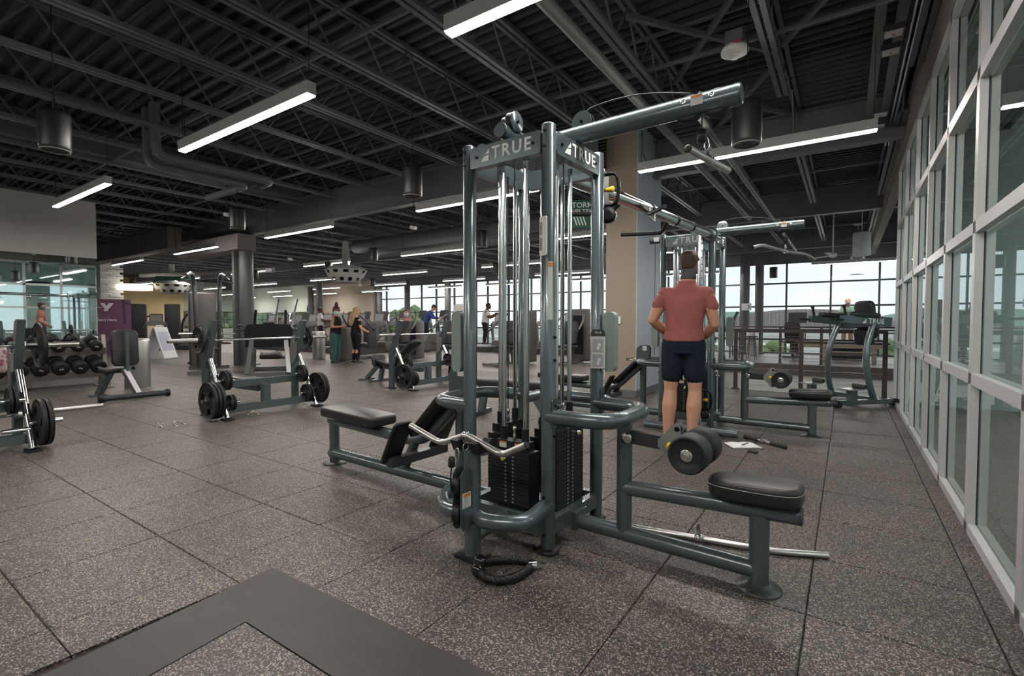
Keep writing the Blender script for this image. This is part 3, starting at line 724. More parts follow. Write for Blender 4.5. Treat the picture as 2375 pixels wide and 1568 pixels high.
rows = {2.42: [-.97, -4.80, -9.36], 5.92: [-.97, -4.78, -9.43, -14.0, -18.6, -29, -36], 9.65: [-4.3, -9.15, -13.8, -18.6, -23.7, -28.5, -34.5, -39],  # leftmost lamps of the two longer rows here added to light the yellow wall
        13.2: [-4.3, -9.06, -14.0, -18.8, -24.0, -29.0, -34], 16.7: [-9.1, -14.0, -18.8, -23.9, -28.6, -34.5, -39.0], 19.9: [-5.0, -9.3, -14.0, -18.0, -23.6, -28.6, -33.6, -38.5], 18.7: [.2], -1.1: [-.97, -4.8, -9.4]}
names = {(2.42, -.97): 'nearest long white pendant light, cut by the top edge of the photo', (2.42, -4.80): 'long white pendant light hung before the dark joists left of the near cable machine',
         (2.42, -9.36): 'white pendant light hung before the grey green mirror wall', (5.92, -.97): 'long white pendant light above the far cable machine beside the tan pier',
         (5.92, -4.78): 'long white pendant light behind the top of the near cable machine', (5.92, -9.43): 'white pendant light just right of the thick dark column top',
         (5.92, -14.0): 'white pendant light just left of the thick dark column', (5.92, -18.6): 'white pendant light above the white stone pillar',
         (9.65, -4.3): 'white pendant light seen between the rods of the near cable machine', (9.65, -13.8): 'white pendant light above the perforated white hanging fixture near the column',
         (18.7, .2): 'dark looking pendant light against the tall far windows of the atrium'}
ORD = ['first', 'second', 'third', 'fourth', 'fifth', 'sixth', 'seventh', 'eighth', 'ninth', 'tenth']
ry = sorted(rows)
for y, xs in rows.items():
    for x in xs:
        lab = names.get((y, x)) or '%s white pendant light from the right in the %s row of lights' % (ORD[sorted(xs, reverse=True).index(x)], ORD[ry.index(y)])
        t = thing('pendant_light', lab, 'pendant light', (x, y, 3.055), 0, 'linear pendant lights in rows')
        for nm, me in zip(('housing', 'diffuser', 'suspension_cable', 'suspension_cable', 'power_cord'), led_meshes): put(nm, me, t)
# ================================================================ loose attachments around the near machine
GRIP = mat('rubber_grip', (.02, .02, .022), .6)
def in_t1(p):
    c, s = cos(RD(-2.5)), sin(RD(-2.5)); return V((-1.554+c*p[0]-s*p[1], 2.516+s*p[0]+c*p[1], p[2]))
t = thing('curl_bar', 'bent silver curl bar resting on the black hooks of the near machine', 'bar attachment', in_t1((-.03, -.59, .60)), RD(-2.5))
pts = bend([(-.41, 0, .035), (-.20, 0, -.022), (-.15, 0, -.022), (.0, 0, .036), (.03, 0, .036), (.22, 0, -.020), (.26, 0, -.018), (.385, 0, .045)], .05, 4)
MB().tube(pts, .0165, 14).build('bar', STEEL, t)
for i in (0, -1):
    d = (pts[1]-pts[0]).normalized() if i == 0 else (pts[-1]-pts[-2]).normalized()*1
    sgn = -1 if i == 0 else 1
    MB().cyl(pts[i], pts[i]+d*(sgn*.006), .0168, 14).build('end_cap', RUBBER, t)
q = MB(); q.lathe((-.01, 0, .036), [(.018, 0), (.023, .003), (.023, .012), (.019, .015), (.023, .018), (.023, .030), (.018, .033)], (1, 0, 0), 16); q.build('swivel_collar', CHROME, t)
MB().tube(arc((.006, 0, -.02), .020, 0, 2*pi, 16, (0, 1, 0), (0, 0, 1))[:-1], .0045, 8, closed=True).build('swivel_ring', CHROME, t)
t = thing('snap_hook', 'chrome snap hook hanging from the curl bar down to the black cable stop', 'hook', in_t1((-.018, -.66, .555)), RD(-2.5))
MB().tube([V((.011*sin(a)*(1+.3*cos(a)), 0, .038*cos(a)-.005)) for a in [2*pi*i/18 for i in range(18)]], .0042, 8, closed=True).build('hook_body', CHROME, t)
t = thing('straight_bar', 'short straight silver bar hanging from the long overhead boom of the near machine', 'bar attachment', (-.562, 2.515, 2.0), RD(-11))
MB().tube([(0, -.225, 0), (0, .225, 0)], .0175, 16).build('bar', STEEL, t)
MB().lathe((0, -.2255, 0), [(.0178, 0), (.0178, .004), (.010, .005)], (0, -1, 0), 16).build('end_cap', RUBBER, t)
q = MB(); q.lathe((0, -.014, 0), [(.018, 0), (.023, .002), (.023, .010), (.019, .013), (.023, .016), (.023, .026), (.018, .028)], (0, 1, 0), 16); q.prism([(-.02, -.01), (.02, -.01), (.014, .045), (-.014, .045)], (0, 0, .018), (0, 1, 0), (0, 0, 1), .012); q.build('swivel_collar', CHROME, t)
for k, zz in enumerate((.062, .036)):
    pass
t = thing('carabiner', 'chrome carabiner between the boom cable and the hanging straight bar', 'hook', (-.57, 2.49, 2.055), RD(20))
MB().tube([V((.010*sin(a), 0, .030*cos(a)+.018)) for a in [2*pi*i/18 for i in range(18)]], .004, 8, closed=True).build('hook_body', CHROME, t)
t = thing('lat_bar', 'long bent silver pulldown bar lying on the floor beside the near machine', 'bar attachment', (-.66, 2.805, .0175))
pts = bend([(-.605, -.105, 0), (.37, .06, 0), (.60, .165, 0)], .09, 6)
MB().tube(pts, .0165, 14).build('bar', mat('satin_chrome', (.66, .66, .66), .30, 1.0), t)
q = MB(); d = V((.975, .165, 0)).normalized(); q.lathe((-.02, -.002, 0), [(.018, 0), (.0235, .004), (.0235, .016), (.019, .020), (.0235, .024), (.0235, .05), (.018, .054)], d, 16); q.build('swivel_collar', CHROME, t)
q = MB(); q.prism([(-.011, .0), (.011, 0), (.011, .05), (.006, .062), (-.006, .062), (-.011, .05)], V((0, .001, .012)), d, (0, 0, 1), .012); q.build('swivel_eye', CHROME, t)
MB().lathe(pts[-1], [(.0168, 0), (.0168, .004), (.008, .005)], (pts[-1]-pts[-2]), 14).build('end_cap', STEEL, t)
# rope
def twist_rope(par, path, R=.0135, r=.0105, turns=15, name='rope_strand'):
    P = [V(p) for p in path]; L = [0]
    for a, b in zip(P, P[1:]): L.append(L[-1]+(b-a).length)
    def at_(s):
        for i in range(len(P)-1):
            if s <= L[i+1] or i == len(P)-2:
                k = (s-L[i])/max(1e-6, L[i+1]-L[i]); return P[i].lerp(P[i+1], k), (P[i+1]-P[i]).normalized()
    n = turns*10
    for j in range(3):
        pts = []
        for i in range(n+1):
            c, tg = at_(L[-1]*i/n); x = V((0, 0, 1)).cross(tg).normalized(); y = tg.cross(x); a = 2*pi*(turns*i/n+j/3.0)
            pts.append(c+x*(R*cos(a)*.85)+y*(R*sin(a)*.85))
        MB().tube(pts, r, 6).build(name, CABLE, par)
t = thing('triceps_rope', 'black twisted rope handle with two ball ends looped on the floor by the front foot', 'rope', (-1.36, 1.93, 0))
o_ = V((-1.36, 1.93, 0)); Z = .024
pa = [V((-1.475, 1.905, Z)), V((-1.44, 1.95, Z)), V((-1.395, 1.99, Z)), V((-1.345, 2.02, Z)), V((-1.30, 2.035, Z)), V((-1.262, 2.035, Z))]
pb = [V((-1.425, 1.815, Z)), V((-1.375, 1.795, Z)), V((-1.325, 1.797, Z)), V((-1.285, 1.825, Z)), V((-1.262, 1.87, Z)), V((-1.250, 1.94, Z)), V((-1.252, 2.00, Z))]
twist_rope(t, [p-o_ for p in pa], turns=6); twist_rope(t, [p-o_ for p in pb], turns=7)
for p, d in ((pa[0], V((-.6, -.75, 0))), (pb[0], V((-.9, .35, 0)))):
    MB().lathe(p-o_-V((0, 0, -.006)), [(.018, -.012), (.030, 0), (.033, .018), (.029, .036), (.016, .046), (.003, .048)], d, 16).build('ball_end', mat('gloss_black', (.012, .012, .012), .14, 0, .6), t)
q = MB(); q.cyl((.09, .075, Z), (.118, .10, Z), .0215, 14); q.build('ferrule', CHROME, t)
q = MB(); q.prism([(0, -.016), (.045, -.012), (.055, 0), (.045, .012), (0, .016)], (.115, .095, Z), (.75, .66, .1), (-.66, .75, 0), .006); q.build('eye_plate', CHROME, t)
q = MB(); q.cyl(V((.115, .095, Z+.003))+V((.026, .023, .002)), V((.115, .095, Z+.0045))+V((.026, .023, .002)), .007, 12); q.build('eye_hole', BOLT, t)
# chrome stirrup handles hung on the row station, near and far
def stirrup(name, label, loc, rz, grip):
    t = thing(name, label, 'handle', loc, rz)
    MB().tube(bend([(0, -.055, 0), (-.10, -.055, .055), (-.10, .055, .055), (0, .055, 0)], .012, 3), .0065, 8).build('frame', CHROME, t)
    MB().cyl((-.10, -.06, .055), (-.10, .06, .055), .0145, 14).build('grip', grip, t)
    return t
sh = stirrup('stirrup_handle', 'chrome stirrup handle leaning on the guard rail of the near machine', in_t1((-.64, -.10, .70)), RD(-40), CHROME)
sh.rotation_euler = (RD(20), RD(-40), RD(-30))
s2 = stirrup('double_handle', 'chrome row handle with black grips on the far machine beside the tan pier', (-2.20, 6.05, .74), 0, GRIP); s2.rotation_euler = (0, RD(-30), RD(-20))
# far curved pulldown bar
t = thing('wide_lat_bar', 'bent silver pulldown bar hanging from the boom of the far machine', 'bar attachment', (-.564, 6.09, 1.985), RD(-25))
MB().tube(bend([(0, -.58, .0), (0, -.42, .035), (0, 0, .0), (0, .40, -.0), (0, .58, -.05)], .12, 6), .0175, 14).build('bar', STEEL, t)
MB().cyl((0, -.581, -.001), (0, -.588, -.003), .0178, 14).build('end_cap', RUBBER, t)
q = MB(); q.cyl((0, -.03, 0), (0, .03, 0), .024, 14); q.build('swivel_collar', CHROME, t)
MB().tube([V((0, .012*sin(a), .03*cos(a)+.045)) for a in [2*pi*i/16 for i in range(16)]], .004, 8, closed=True).build('snap_hook', CHROME, t)
# floor items near the far machine
t = thing('grip_bar', 'short bar with two black rubber grips lying on the floor right of the notebook', 'bar attachment', (-.66, 5.45, .022), RD(-33))
q = MB(); q.cyl((-.09, 0, 0), (.09, 0, 0), .014, 12); q.build('bar', STEEL, t)
for s in (-1, 1): MB().lathe((s*.07, 0, 0), [(.015, 0), (.019, .01), (.017, .10), (.020, .14), (.023, .155), (.023, .17), (.014, .178)], (s, 0, 0), 12).build('grip', GRIP, t)
q = MB(); q.box((0, 0, .005), (.055, .045, .03)); q.build('swivel_collar', CHROME, t)
t = thing('notebook', 'open white notebook lying on the floor behind the foam rollers', 'notebook', (-.82, 5.22, 0), RD(35))
PAPER = mat('paper', (.72, .72, .72), .7); COVER = mat('notebook_cover', (.06, .06, .08), .6)
q = MB(); q.box((0, 0, .003), (.30, .22, .006)); q.build('cover', COVER, t)
for s in (-1, 1): 
    q = MB(); q.prism([(0, .006), (s*.14, .006), (s*.14, .010), (s*.06, .018), (0, .012)], (0, 0, 0), (1, 0, 0), (0, 0, 1), .21); q.build('page_block', PAPER, t)
t = thing('pen', 'blue pen lying on the open notebook', 'pen', (-.80, 5.235, .019), RD(75))
q = MB(); q.tube([(-.07, 0, .004), (.055, 0, .004), (.07, 0, .004)], [.0042, .0042, .001], 8); q.build('barrel', mat('pen_blue', (.03, .05, .25), .4), t)
q = MB(); q.cyl((-.072, 0, .004), (-.02, 0, .004), .0048, 8); q.build('pen_cap', mat('pen_dark', (.01, .012, .05), .4), t)
t = thing('key_pouch', 'small dark key pouch with a metal key on the floor beside the notebook', 'pouch', (-.70, 5.02, 0), RD(-30))
q = MB().pad(rrect(.10, .055, .02, 3), 0, .022, .009); q.build('pouch', mat('dark_leather', (.03, .025, .022), .6), t)
q = MB(); q.prism([(.0, -.006), (.035, -.003), (.035, .003), (0, .006)], (.055, 0, .002), (1, 0, 0), (0, 1, 0), .003); q.tube(arc((.055, 0, .004), .01, 0, 2*pi, 10)[:-1], .0014, 6, closed=True); q.build('key', CHROME, t)
# ================================================================ captain's chair
d = V((.707, .707, 0)); wv = V((-.707, .707, 0)); o0 = V((.0, 8.90, 0))
t = thing('leg_raise_station', 'upright leg raise station with black arm pads beside the glass wall', 'gym machine', (.0, 8.90, 0), RD(45))
# local x = towards the back, local y = towards the left
for s in (-1, 1):
    q = MB(); q.bar((-.48, s*.365, .075), (.46, s*.365, .075), .075, .065); b_ = q.build('base_rail', FRAME, t)
    q = MB(); q.cyl((.46, s*.365-.045, .06), (.46, s*.365+.045, .06), .055, 16); q.cyl((-.49, s*.365-.04, .05), (-.49, s*.365+.04, .05), .05, 16); q.build('foot_roller', RUBBER, b_)
    pts = [(.12, s*.365, .10), (.04, s*.36, .32), (.0, s*.34, .60), (.03, s*.32, .90), (.16, s*.29, 1.22)]
    q = MB(); q.tube(bend(pts, .3, 5), .048, 16, ry=.036); q.build('upright', FRAME, t)
    q = MB(); q.bar((-.25, s*.365, .10), (-.25, s*.365, .255), .085, .10); q.build('step_post', FRAME, t)
    q = MB(); q.box((-.27, s*.365, .262), (.26, .20, .018)); q.build('step_plate', STEEL, t)
    q = MB(); q.cyl((-.13, s*.365-.10, .30), (-.13, s*.365+.10, .30), .03, 14); q.build('grip_roller', GRIP, t)
    q = MB(); q.prism([(-.42, -.055), (.38, -.075), (.40, .06), (-.42, .045)], (.05, s*.29, 1.245), (1, 0, -.06), (0, 0, 1), .075); ar = q.build('arm_beam', FRAME, t)
    q = MB().pad(rrect(.46, .13, .05, 4), 0, .07, .025, M4.Translation((.02, s*.285, 1.285)) @ M4.Rotation(RD(3), 4, 'Y')); q.build('arm_pad', VINYL, t)
    q = MB(); q.lathe((-.30, s*.285, 1.29), [(.016, 0), (.019, .02), (.017, .13), (.024, .155), (.030, .165), (.030, .178), (.01, .182)], (-.22, 0, 1), 12); q.build('hand_grip', GRIP, t)
    q = MB(); q.cyl((-.36, s*.29, 1.255), (-.56, s*.29, 1.262), .017, 12); q.build('dip_handle', GRIP, t)
text('lettering', 'TRUE', .10, WHITE, t, (.17, -.29-.0395, 1.225), (1, 0, -.06), (.06, 0, 1), spacing=1.15, bold=.002)
sail_logo(t, V((-.03, -.29-.0395, 1.20)), V((1, 0, -.06)), .07, WHITE)
q = MB(); q.bar((.12, -.36, .10), (.12, .36, .10), .06, .06); q.bar((.22, -.30, 1.19), (.22, .30, 1.19), .06, .09); q.build('cross_beam', FRAME, t)
q = MB().pad(rrect(.58, .30, .07, 4), 0, .09, .03, M4.Translation((.30, 0, 1.24)) @ M4.Rotation(RD(80), 4, 'Y') @ M4.Rotation(0, 4, 'Z')); q.build('back_pad', VINYL, t)
q = MB().pad(rrect(.24, .30, .05, 4), 0, .08, .03, M4.Translation((.27, 0, .98)) @ M4.Rotation(RD(80), 4, 'Y')); q.build('lower_pad', VINYL, t)
# ================================================================ railings round the atrium
RAILM = mat('rail_brown', (.075, .058, .062), .45, .3)
def railing(name, label, x0, x1, y, posts, mid=True):
    t = thing(name, label, 'railing', (x0, y, 0))
    for p in posts:
        q = MB(); q.box((p-x0, 0, .53), (.065, .05, 1.06)); q.box((p-x0, 0, .008), (.12, .1, .016)); q.build('post', RAILM, t)
    q = MB(); q.box(((x1-x0)/2, 0, 1.065), (x1-x0, .055, .045)); q.build('top_rail', RAILM, t)
    q = MB(); q.box(((x1-x0)/2, 0, .915), (x1-x0, .04, .03)); q.build('mid_rail', RAILM, t)
    for k in range(8):
        q = MB(); q.cyl((0, 0, .09+.1*k), (x1-x0, 0, .09+.1*k), .004, 5); q.build('cable', STEEL, t)
    return t
railing('railing', 'dark brown cable railing at the near edge of the atrium opening', -2.78, .54, 9.68, (-2.74, -1.66, -.63, .51))
railing('railing', 'dark brown cable railing along the far edge of the atrium opening', -3.6, 8.0, 16.33, (-3.6, -2.62, -1.6, -.58, .44, 1.46, 2.48, 3.5, 4.5, 5.5, 6.5, 8.0))
# ================================================================ benches, bars and plates
def plate_mesh(R, th, slots=True):
    rad = [.027, R*.30, R*.42, R*.72, R*.80, R]; hz = [th/2, th/2, th*.28, th*.28, th/2, th*.42]
    n = 36; b = MB(); m = len(rad); vs = []
    for sgn in (1, -1):
        for r, h in zip(rad, hz): vs += [(r*cos(2*pi*j/n), sgn*h, r*sin(2*pi*j/n)) for j in range(n)]
    fs = []
    def hole(i, j): return slots and i == 2 and (j % 12) in (1, 2, 3, 4)
    for side in (0, 1):
        o = side*m*n
        for i in range(m-1):
            for j in range(n):
                if hole(i, j): continue
                q = (o+i*n+j, o+i*n+(j+1) % n, o+(i+1)*n+(j+1) % n, o+(i+1)*n+j)
                fs.append(q if side else q[::-1])
    for j in range(n):
        k = (j+1) % n; e = (m-1)*n
        fs.append((e+j, e+k, m*n+e+k, m*n+e+j)); fs.append((j, m*n+j, m*n+k, k))
        if hole(2, j):
            for i in (2, 3):
                a, c = i*n+j, i*n+k; q = (a, c, m*n+c, m*n+a); fs.append(q if i == 2 else q[::-1])
            if not hole(2, (j-1) % n): fs.append((2*n+j, 3*n+j, m*n+3*n+j, m*n+2*n+j))
            if not hole(2, k): fs.append((2*n+k, m*n+2*n+k, m*n+3*n+k, 3*n+k))
    b.add(vs, fs, True)
    return b.mesh('weight_plate', IRON)
PL45 = plate_mesh(.225, .042); PL25 = plate_mesh(.165, .036); PL10 = plate_mesh(.125, .030, False); PL5 = plate_mesh(.10, .026, False)
BX = -6.78
def plate(me, x, y, z, label, a=0.0):
    o = put('weight_plate', me, None, loc=(x, y, z)); o.rotation_euler = (0, a, 0)
    tag(o, label, 'weight plate', 'black weight plates on the bench racks'); return o
def olympic_bench(y0, y1, name, label, incline):
    t = thing(name, label, 'weight bench', (BX, (y0+y1)/2, 0)); hw = (y1-y0)/2
    for s in (-1, 1):
        y = s*hw
        q = MB(); q.prism([(-.13, .02), (-.04, .02), (-.03, .62), (.20, 1.235), (.155, 1.245), (.09, 1.22), (-.10, .70), (-.13, .60)], (0, y, 0), (1, 0, 0), (0, 0, 1), .065); q.build('upright', FRAME, t)
        q = MB(); q.prism([(-.10, .62), (-.10, .95), (-.05, 1.03), (.02, 1.05), (.02, 1.0), (-.035, .975), (-.035, .93), (.05, .93), (.02, .75), (-.02, .66), (-.06, .60), (-.10, .60)], (.0, y+s*-.045, -.02), (1, 0, 0), (0, 0, 1), .02); q.build('bar_hook', STEEL, t)
        q = MB(); q.tube([(.04, y, .74), (.465, y, .02)], .030, 12); q.build('brace', CHROME, t)
        q = MB(); q.box((.465, y, .010), (.16, .10, .02)); q.box((-.085, y, .010), (.13, .10, .02)); q.build('foot_pad', RUBBER, t)
        q = MB(); q.cyl((.35, y, .25), (.35, y+s*.24, .25), .0235, 12); q.build('plate_peg', CHROME, t)
        q = MB(); q.cyl((.24, y, .47), (.24, y-s*.19, .47), .0235, 12); q.build('plate_peg', CHROME, t)
        q = MB(); q.cyl((.37, y, .20), (.37, y-s*.19, .20), .0235, 12); q.build('plate_peg', CHROME, t)
    q = MB(); q.box((.10, 0, .40), (.075, 2*hw, .09)); q.build('cross_beam', FRAME, t)
    q = MB(); q.box((.33, 0, .11), (.075, 2*hw, .09)); q.build('cross_beam', FRAME, t)
    q = MB(); q.box((.22, 0, .255), (.10, .09, .24)); q.box((-.6, 0, .30), (1.35, .075, .075)); q.build('spine_beam', FRAME, t)
    q = MB(); q.bar((-1.12, 0, .04), (-1.05, 0, .31), .075, .075); q.box((-1.15, 0, .02), (.09, .5, .04)); q.build('rear_foot', FRAME, t)
    if incline:
        q = MB().pad(rrect(.42, .28, .06, 4), 0, .075, .025, M4.Translation((-.95, 0, .36)) @ M4.Rotation(RD(12), 4, 'Y')); q.build('seat', VINYL, t)
        q = MB().pad(rrect(.86, .28, .07, 4), 0, .075, .025, M4.Translation((-.38, 0, .56)) @ M4.Rotation(RD(-38), 4, 'Y')); q.build('back_pad', VINYL, t)
        q = MB(); q.bar((-.30, 0, .33), (-.28, 0, .60), .06, .06); q.build('pad_support', FRAME, t)
        q = MB().pad(rrect(.26, .36, .08, 4), 0, .06, .025, M4.Translation((-1.17, -.02, .42)) @ M4.Rotation(RD(75), 4, 'Y')); q.build('spotter_pad', VINYL, t)
        q = MB(); q.bar((-1.55, 0, .03), (-1.10, 0, .40), .07, .07); q.box((-1.56, 0, .015), (.10, .34, .03)); q.build('spotter_leg', FRAME, t)
    else:
        q = MB().pad(rrect(1.16, .29, .06, 4), 0, .07, .025, M4.Translation((-.56, 0, .36))); q.build('bench_pad', VINYL, t)
    return t
def barbell(yc, name, label, x=BX+.02, z=.985, half=1.09):
    t = thing(name, label, 'barbell', (x, yc, z))
    q = MB(); q.cyl((0, -.66, 0), (0, .66, 0), .0145, 14); q.build('shaft', CHROME, t)
    for s in (-1, 1):
        q = MB(); q.lathe((0, s*.655, 0), [(.0145, 0), (.037, .002), (.037, .028), (.025, .030), (.025, half-.662), (.020, half-.657), (.004, half-.655)], (0, s, 0), 16); q.build('sleeve', STEEL, t)
    return t
olympic_bench(3.0, 4.24, 'olympic_bench', 'flat bench press station with a loaded bar in the middle of the left floor', False)
olympic_bench(6.15, 7.40, 'incline_bench', 'incline bench press station with an unloaded bar, just left of the near cable machine', True)
olympic_bench(0.0, 1.24, 'olympic_bench', 'flat bench press station cut by the left edge of the photo', False)
barbell(3.62, 'barbell', 'silver barbell racked on the middle flat bench')
barbell(6.78, 'barbell', 'silver barbell without plates racked on the incline bench', half=1.0)
barbell(.62, 'barbell', 'silver barbell racked on the bench at the left edge of the photo')
plate(PL25, BX+.02, 2.88, .985-.0, 'medium plate on the left sleeve of the middle barbell', .4).location.z = .985
plate(PL25, BX+.02, 4.36, .985, 'medium plate on the right sleeve of the middle barbell', .9)
plate(PL45, BX+.02, 1.40, .985, 'large plate on the right sleeve of the bar at the left edge', .3)
ordn = ['outermost', 'second', 'third']
for k in range(3): plate(PL45, BX+.35, 3.0-.075-.046*k, .25, ['innermost', 'middle', 'outermost'][k]+' of three large plates on the near left peg of the middle bench', .5+.7*k)
for k in range(2): plate(PL45, BX+.35, 4.24+.075+.046*k, .25, ['inner', 'outer'][k]+' of two large plates on the right outer peg of the middle bench', .2+k)
for k in range(2): plate(PL10, BX+.24, 3.0+.075+.036*k, .47, ['left', 'right'][k]+' small plate on the upper left peg of the middle bench')
for k in range(2): plate(PL5, BX+.37, 3.0+.075+.032*k, .20, ['left', 'right'][k]+' very small plate on the lower left peg of the middle bench')
for k in range(2): plate(PL10, BX+.24, 4.24-.075-.036*k, .47, ['right', 'left'][k]+' small plate on the upper right peg of the middle bench')
for k in range(2): plate(PL10, BX+.37, 4.24-.075-.036*k, .20, ['right', 'left'][k]+' small plate on the lower right peg of the middle bench')
for k in range(2): plate(PL45, BX+.35, 6.15-.075-.046*k, .25, ['inner', 'outer'][k]+' of two large plates on the left outer peg of the incline bench', .3+k)
for k in range(2): plate(PL45, BX+.35, 7.40+.075+.046*k, .25, ['inner', 'outer'][k]+' of two large plates on the right outer peg of the incline bench', .6+k)
for k in range(2): plate(PL5, BX+.24, 6.15+.075+.032*k, .47, ['left', 'right'][k]+' very small plate on the upper left peg of the incline bench')
for k in range(2): plate(PL10, BX+.37, 6.15+.075+.036*k, .20, ['left', 'right'][k]+' small plate on the lower left peg of the incline bench')
plate(PL10, BX+.24, 7.40-.08, .47, 'small plate on the upper right peg of the incline bench'); 
plate(PL10, BX+.37, 7.40-.08, .20, 'small plate on the lower right peg of the incline bench')
for k in range(2): plate(PL45, BX+.35, 1.24+.075+.046*k, .25, ['inner', 'outer'][k]+' of two large plates on the low outer peg at the left photo edge', .4+k)
for k in range(2): plate(PL10, BX+.24, 1.24-.075-.036*k, .47, ['right', 'left'][k]+' small plate on the inner peg of the bench at the left edge')
# spring collars on the floor and on the lower pegs
def spring_collar(name, label, loc, rz):
    t = thing(name, label, 'spring collar', loc, rz)
    q = MB(); q.tube([V((.030*cos(a), .006*a/2, .030*sin(a)+.033)) for a in [k*.45 for k in range(32)]], .0028, 6); q.build('coil', CHROME, t)
    for s, y in ((-1, 0), (1, .04)):
        q = MB(); q.tube(bend([(.03, y, .033), (.09, y+s*.01, .015), (.09, y+s*.05, .015), (.13, y+s*.05, .012)], .008, 3), .0032, 6); q.build('grip_arm', CHROME, t)
    return t
spring_collar('spring_collar', 'left of two chrome spring collars lying on the open floor before the middle bench', (-6.55, 2.33, 0), .4)
spring_collar('spring_collar', 'right of two chrome spring collars lying on the open floor before the middle bench', (-6.42, 2.48, 0), 1.6)
spring_collar('spring_collar', 'chrome spring collar under the lower left peg of the middle bench', (-6.40, 3.30, 0), .2)
spring_collar('spring_collar', 'chrome spring collar under the lower right peg of the middle bench', (-6.30, 4.02, 0), .2)
t = barbell(.55, 'barbell', 'spare barbell lying low across the floor pegs at the left edge of the photo', BX+.02, .30, 1.35)
# ---- upright utility bench
t = thing('utility_bench', 'upright utility bench with a black back pad seen from behind, before the steel can', 'weight bench', (-9.25, 3.0, 0), RD(0))
q = MB(); q.cyl((-.02, -.42, .055), (-.02, .48, .055), .045, 14); q.build('front_bar', FRAME2, t)
for y in (-.42, .46):
    q = MB(); q.lathe((-.02, y-.03, .055), [(.03, 0), (.058, .005), (.058, .055), (.03, .06)], (0, 1, 0), 16); q.build('foot_cap', RUBBER, t)
q = MB(); q.bar((-.02, .06, .07), (-.33, -.02, .46), .10, .05); q.build('support_leg', FRAME, t)
q = MB(); q.bar((.005, .055, .10), (-.28, -.015, .455), .075, .012); q.build('leg_plate', mat('pale_leg_cover', (.50, .47, .50), .4), t)
q = MB(); q.bar((-.85, -.22, .02), (-.62, -.12, .40), .09, .07); q.box((-.87, -.23, .012), (.14, .2, .024)); q.build('rear_leg', FRAME, t)
q = MB().pad(rrect(.36, .30, .08, 4), 0, .075, .03, M4.Translation((-.55, -.12, .40))); q.build('seat', VINYL, t)
q = MB().pad(rrect(.58, .36, .08, 4), -.04, .04, .025, M4.Translation((-.36, .0, .80)) @ M4.Rotation(RD(86), 4, 'Y')); q.build('back_pad', VINYL, t)
q = MB(); q.bar((-.30, 0, .44), (-.305, 0, 1.06), .045, .115); q.build('back_beam', FRAME, t)
q = MB(); q.lathe((-.32, .07, .47), [(.02, 0), (.03, .01), (.03, .04), (.01, .045)], (0, 1, 0), 12); q.build('adjust_knob', BOLT, t)
# ---- dumbbell rack along the mirror
RX = -11.62
t = thing('dumbbell_rack', 'two tier steel dumbbell rack standing in front of the mirror', 'rack', (RX, 2.2, 0))
RST = mat('rack_steel', (.30, .29, .27), .4, .6, noise=.1, nscale=30)
for y in (-2.0, 1.08):
    q = MB(); q.prism([(.22, 0), (.30, 0), (.12, .50), (.05, .98), (-.04, .98), (.02, .48)], (0, y, 0), (1, 0, 0), (0, 0, 1), .06); q.build('side_frame', RST, t)
    q = MB(); q.box((.26, y, .012), (.22, .12, .024)); q.box((-.2, y, .012), (.2, .12, .024)); q.bar((-.2, y, .02), (.03, y, .55), .05, .05); q.build('foot', RST, t)
for z, x in ((.30, .13), (.70, .03)):
    q = MB(); q.bar((x+.14, -2.0, z-.02), (x+.14, 1.08, z-.02), .02, .13, up=(.5, 0, 1)); q.bar((x-.10, -2.0, z+.09), (x-.10, 1.08, z+.09), .02, .13, up=(.5, 0, 1)); q.build('shelf_rail', RST, t)
q = MB(); q.box((-.06, -.46, .60), (.012, 3.05, .18)); q.build('back_panel', RST, t)
DBM = mat('dumbbell_black', (.012, .012, .013), .5, 0, .4); NUMP = mat('number_white', (.42, .40, .40), .6)
def dumbbell_parts(R):
    h = MB()
    for s in (-1, 1): h.lathe((s*.075, 0, 0), [(R*.82, 0), (R, .012), (R, .12), (R*.88, .135), (R*.4, .136)], (s, 0, 0), 18)
    a = h.mesh('head', DBM); b = MB().cyl((-.08, 0, 0), (.08, 0, 0), .018, 10).mesh('handle', CHROME)
    n_ = MB()
    for q in range(3): n_.box((.2115, (q-1)*.020, 0), (.002, .014, .026))
    return a, b, n_.mesh('number', NUMP)
DBL, DBU = dumbbell_parts(.118), dumbbell_parts(.095)
where = ['first', 'second', 'third', 'fourth', 'fifth', 'sixth', 'seventh', 'eighth', 'ninth', 'tenth', 'eleventh', 'twelfth']
for row, (parts_, x, z, p, nn) in enumerate(((DBL, .15, .455, .262, 11), (DBU, .055, .830, .262, 11))):
    for k in range(nn):
        dt = thing('dumbbell', '%s dumbbell from the right end of the %s tier of the rack' % (where[k], ['lower', 'upper'][row]), 'dumbbell', (RX+x, 2.2+.93-p*k, z), 0, 'black round dumbbells on the mirror rack', rot=(random.uniform(-.5, .5), RD(18), 0))
        for nm, me in zip(('head', 'handle', 'number'), parts_): put(nm, me, dt)
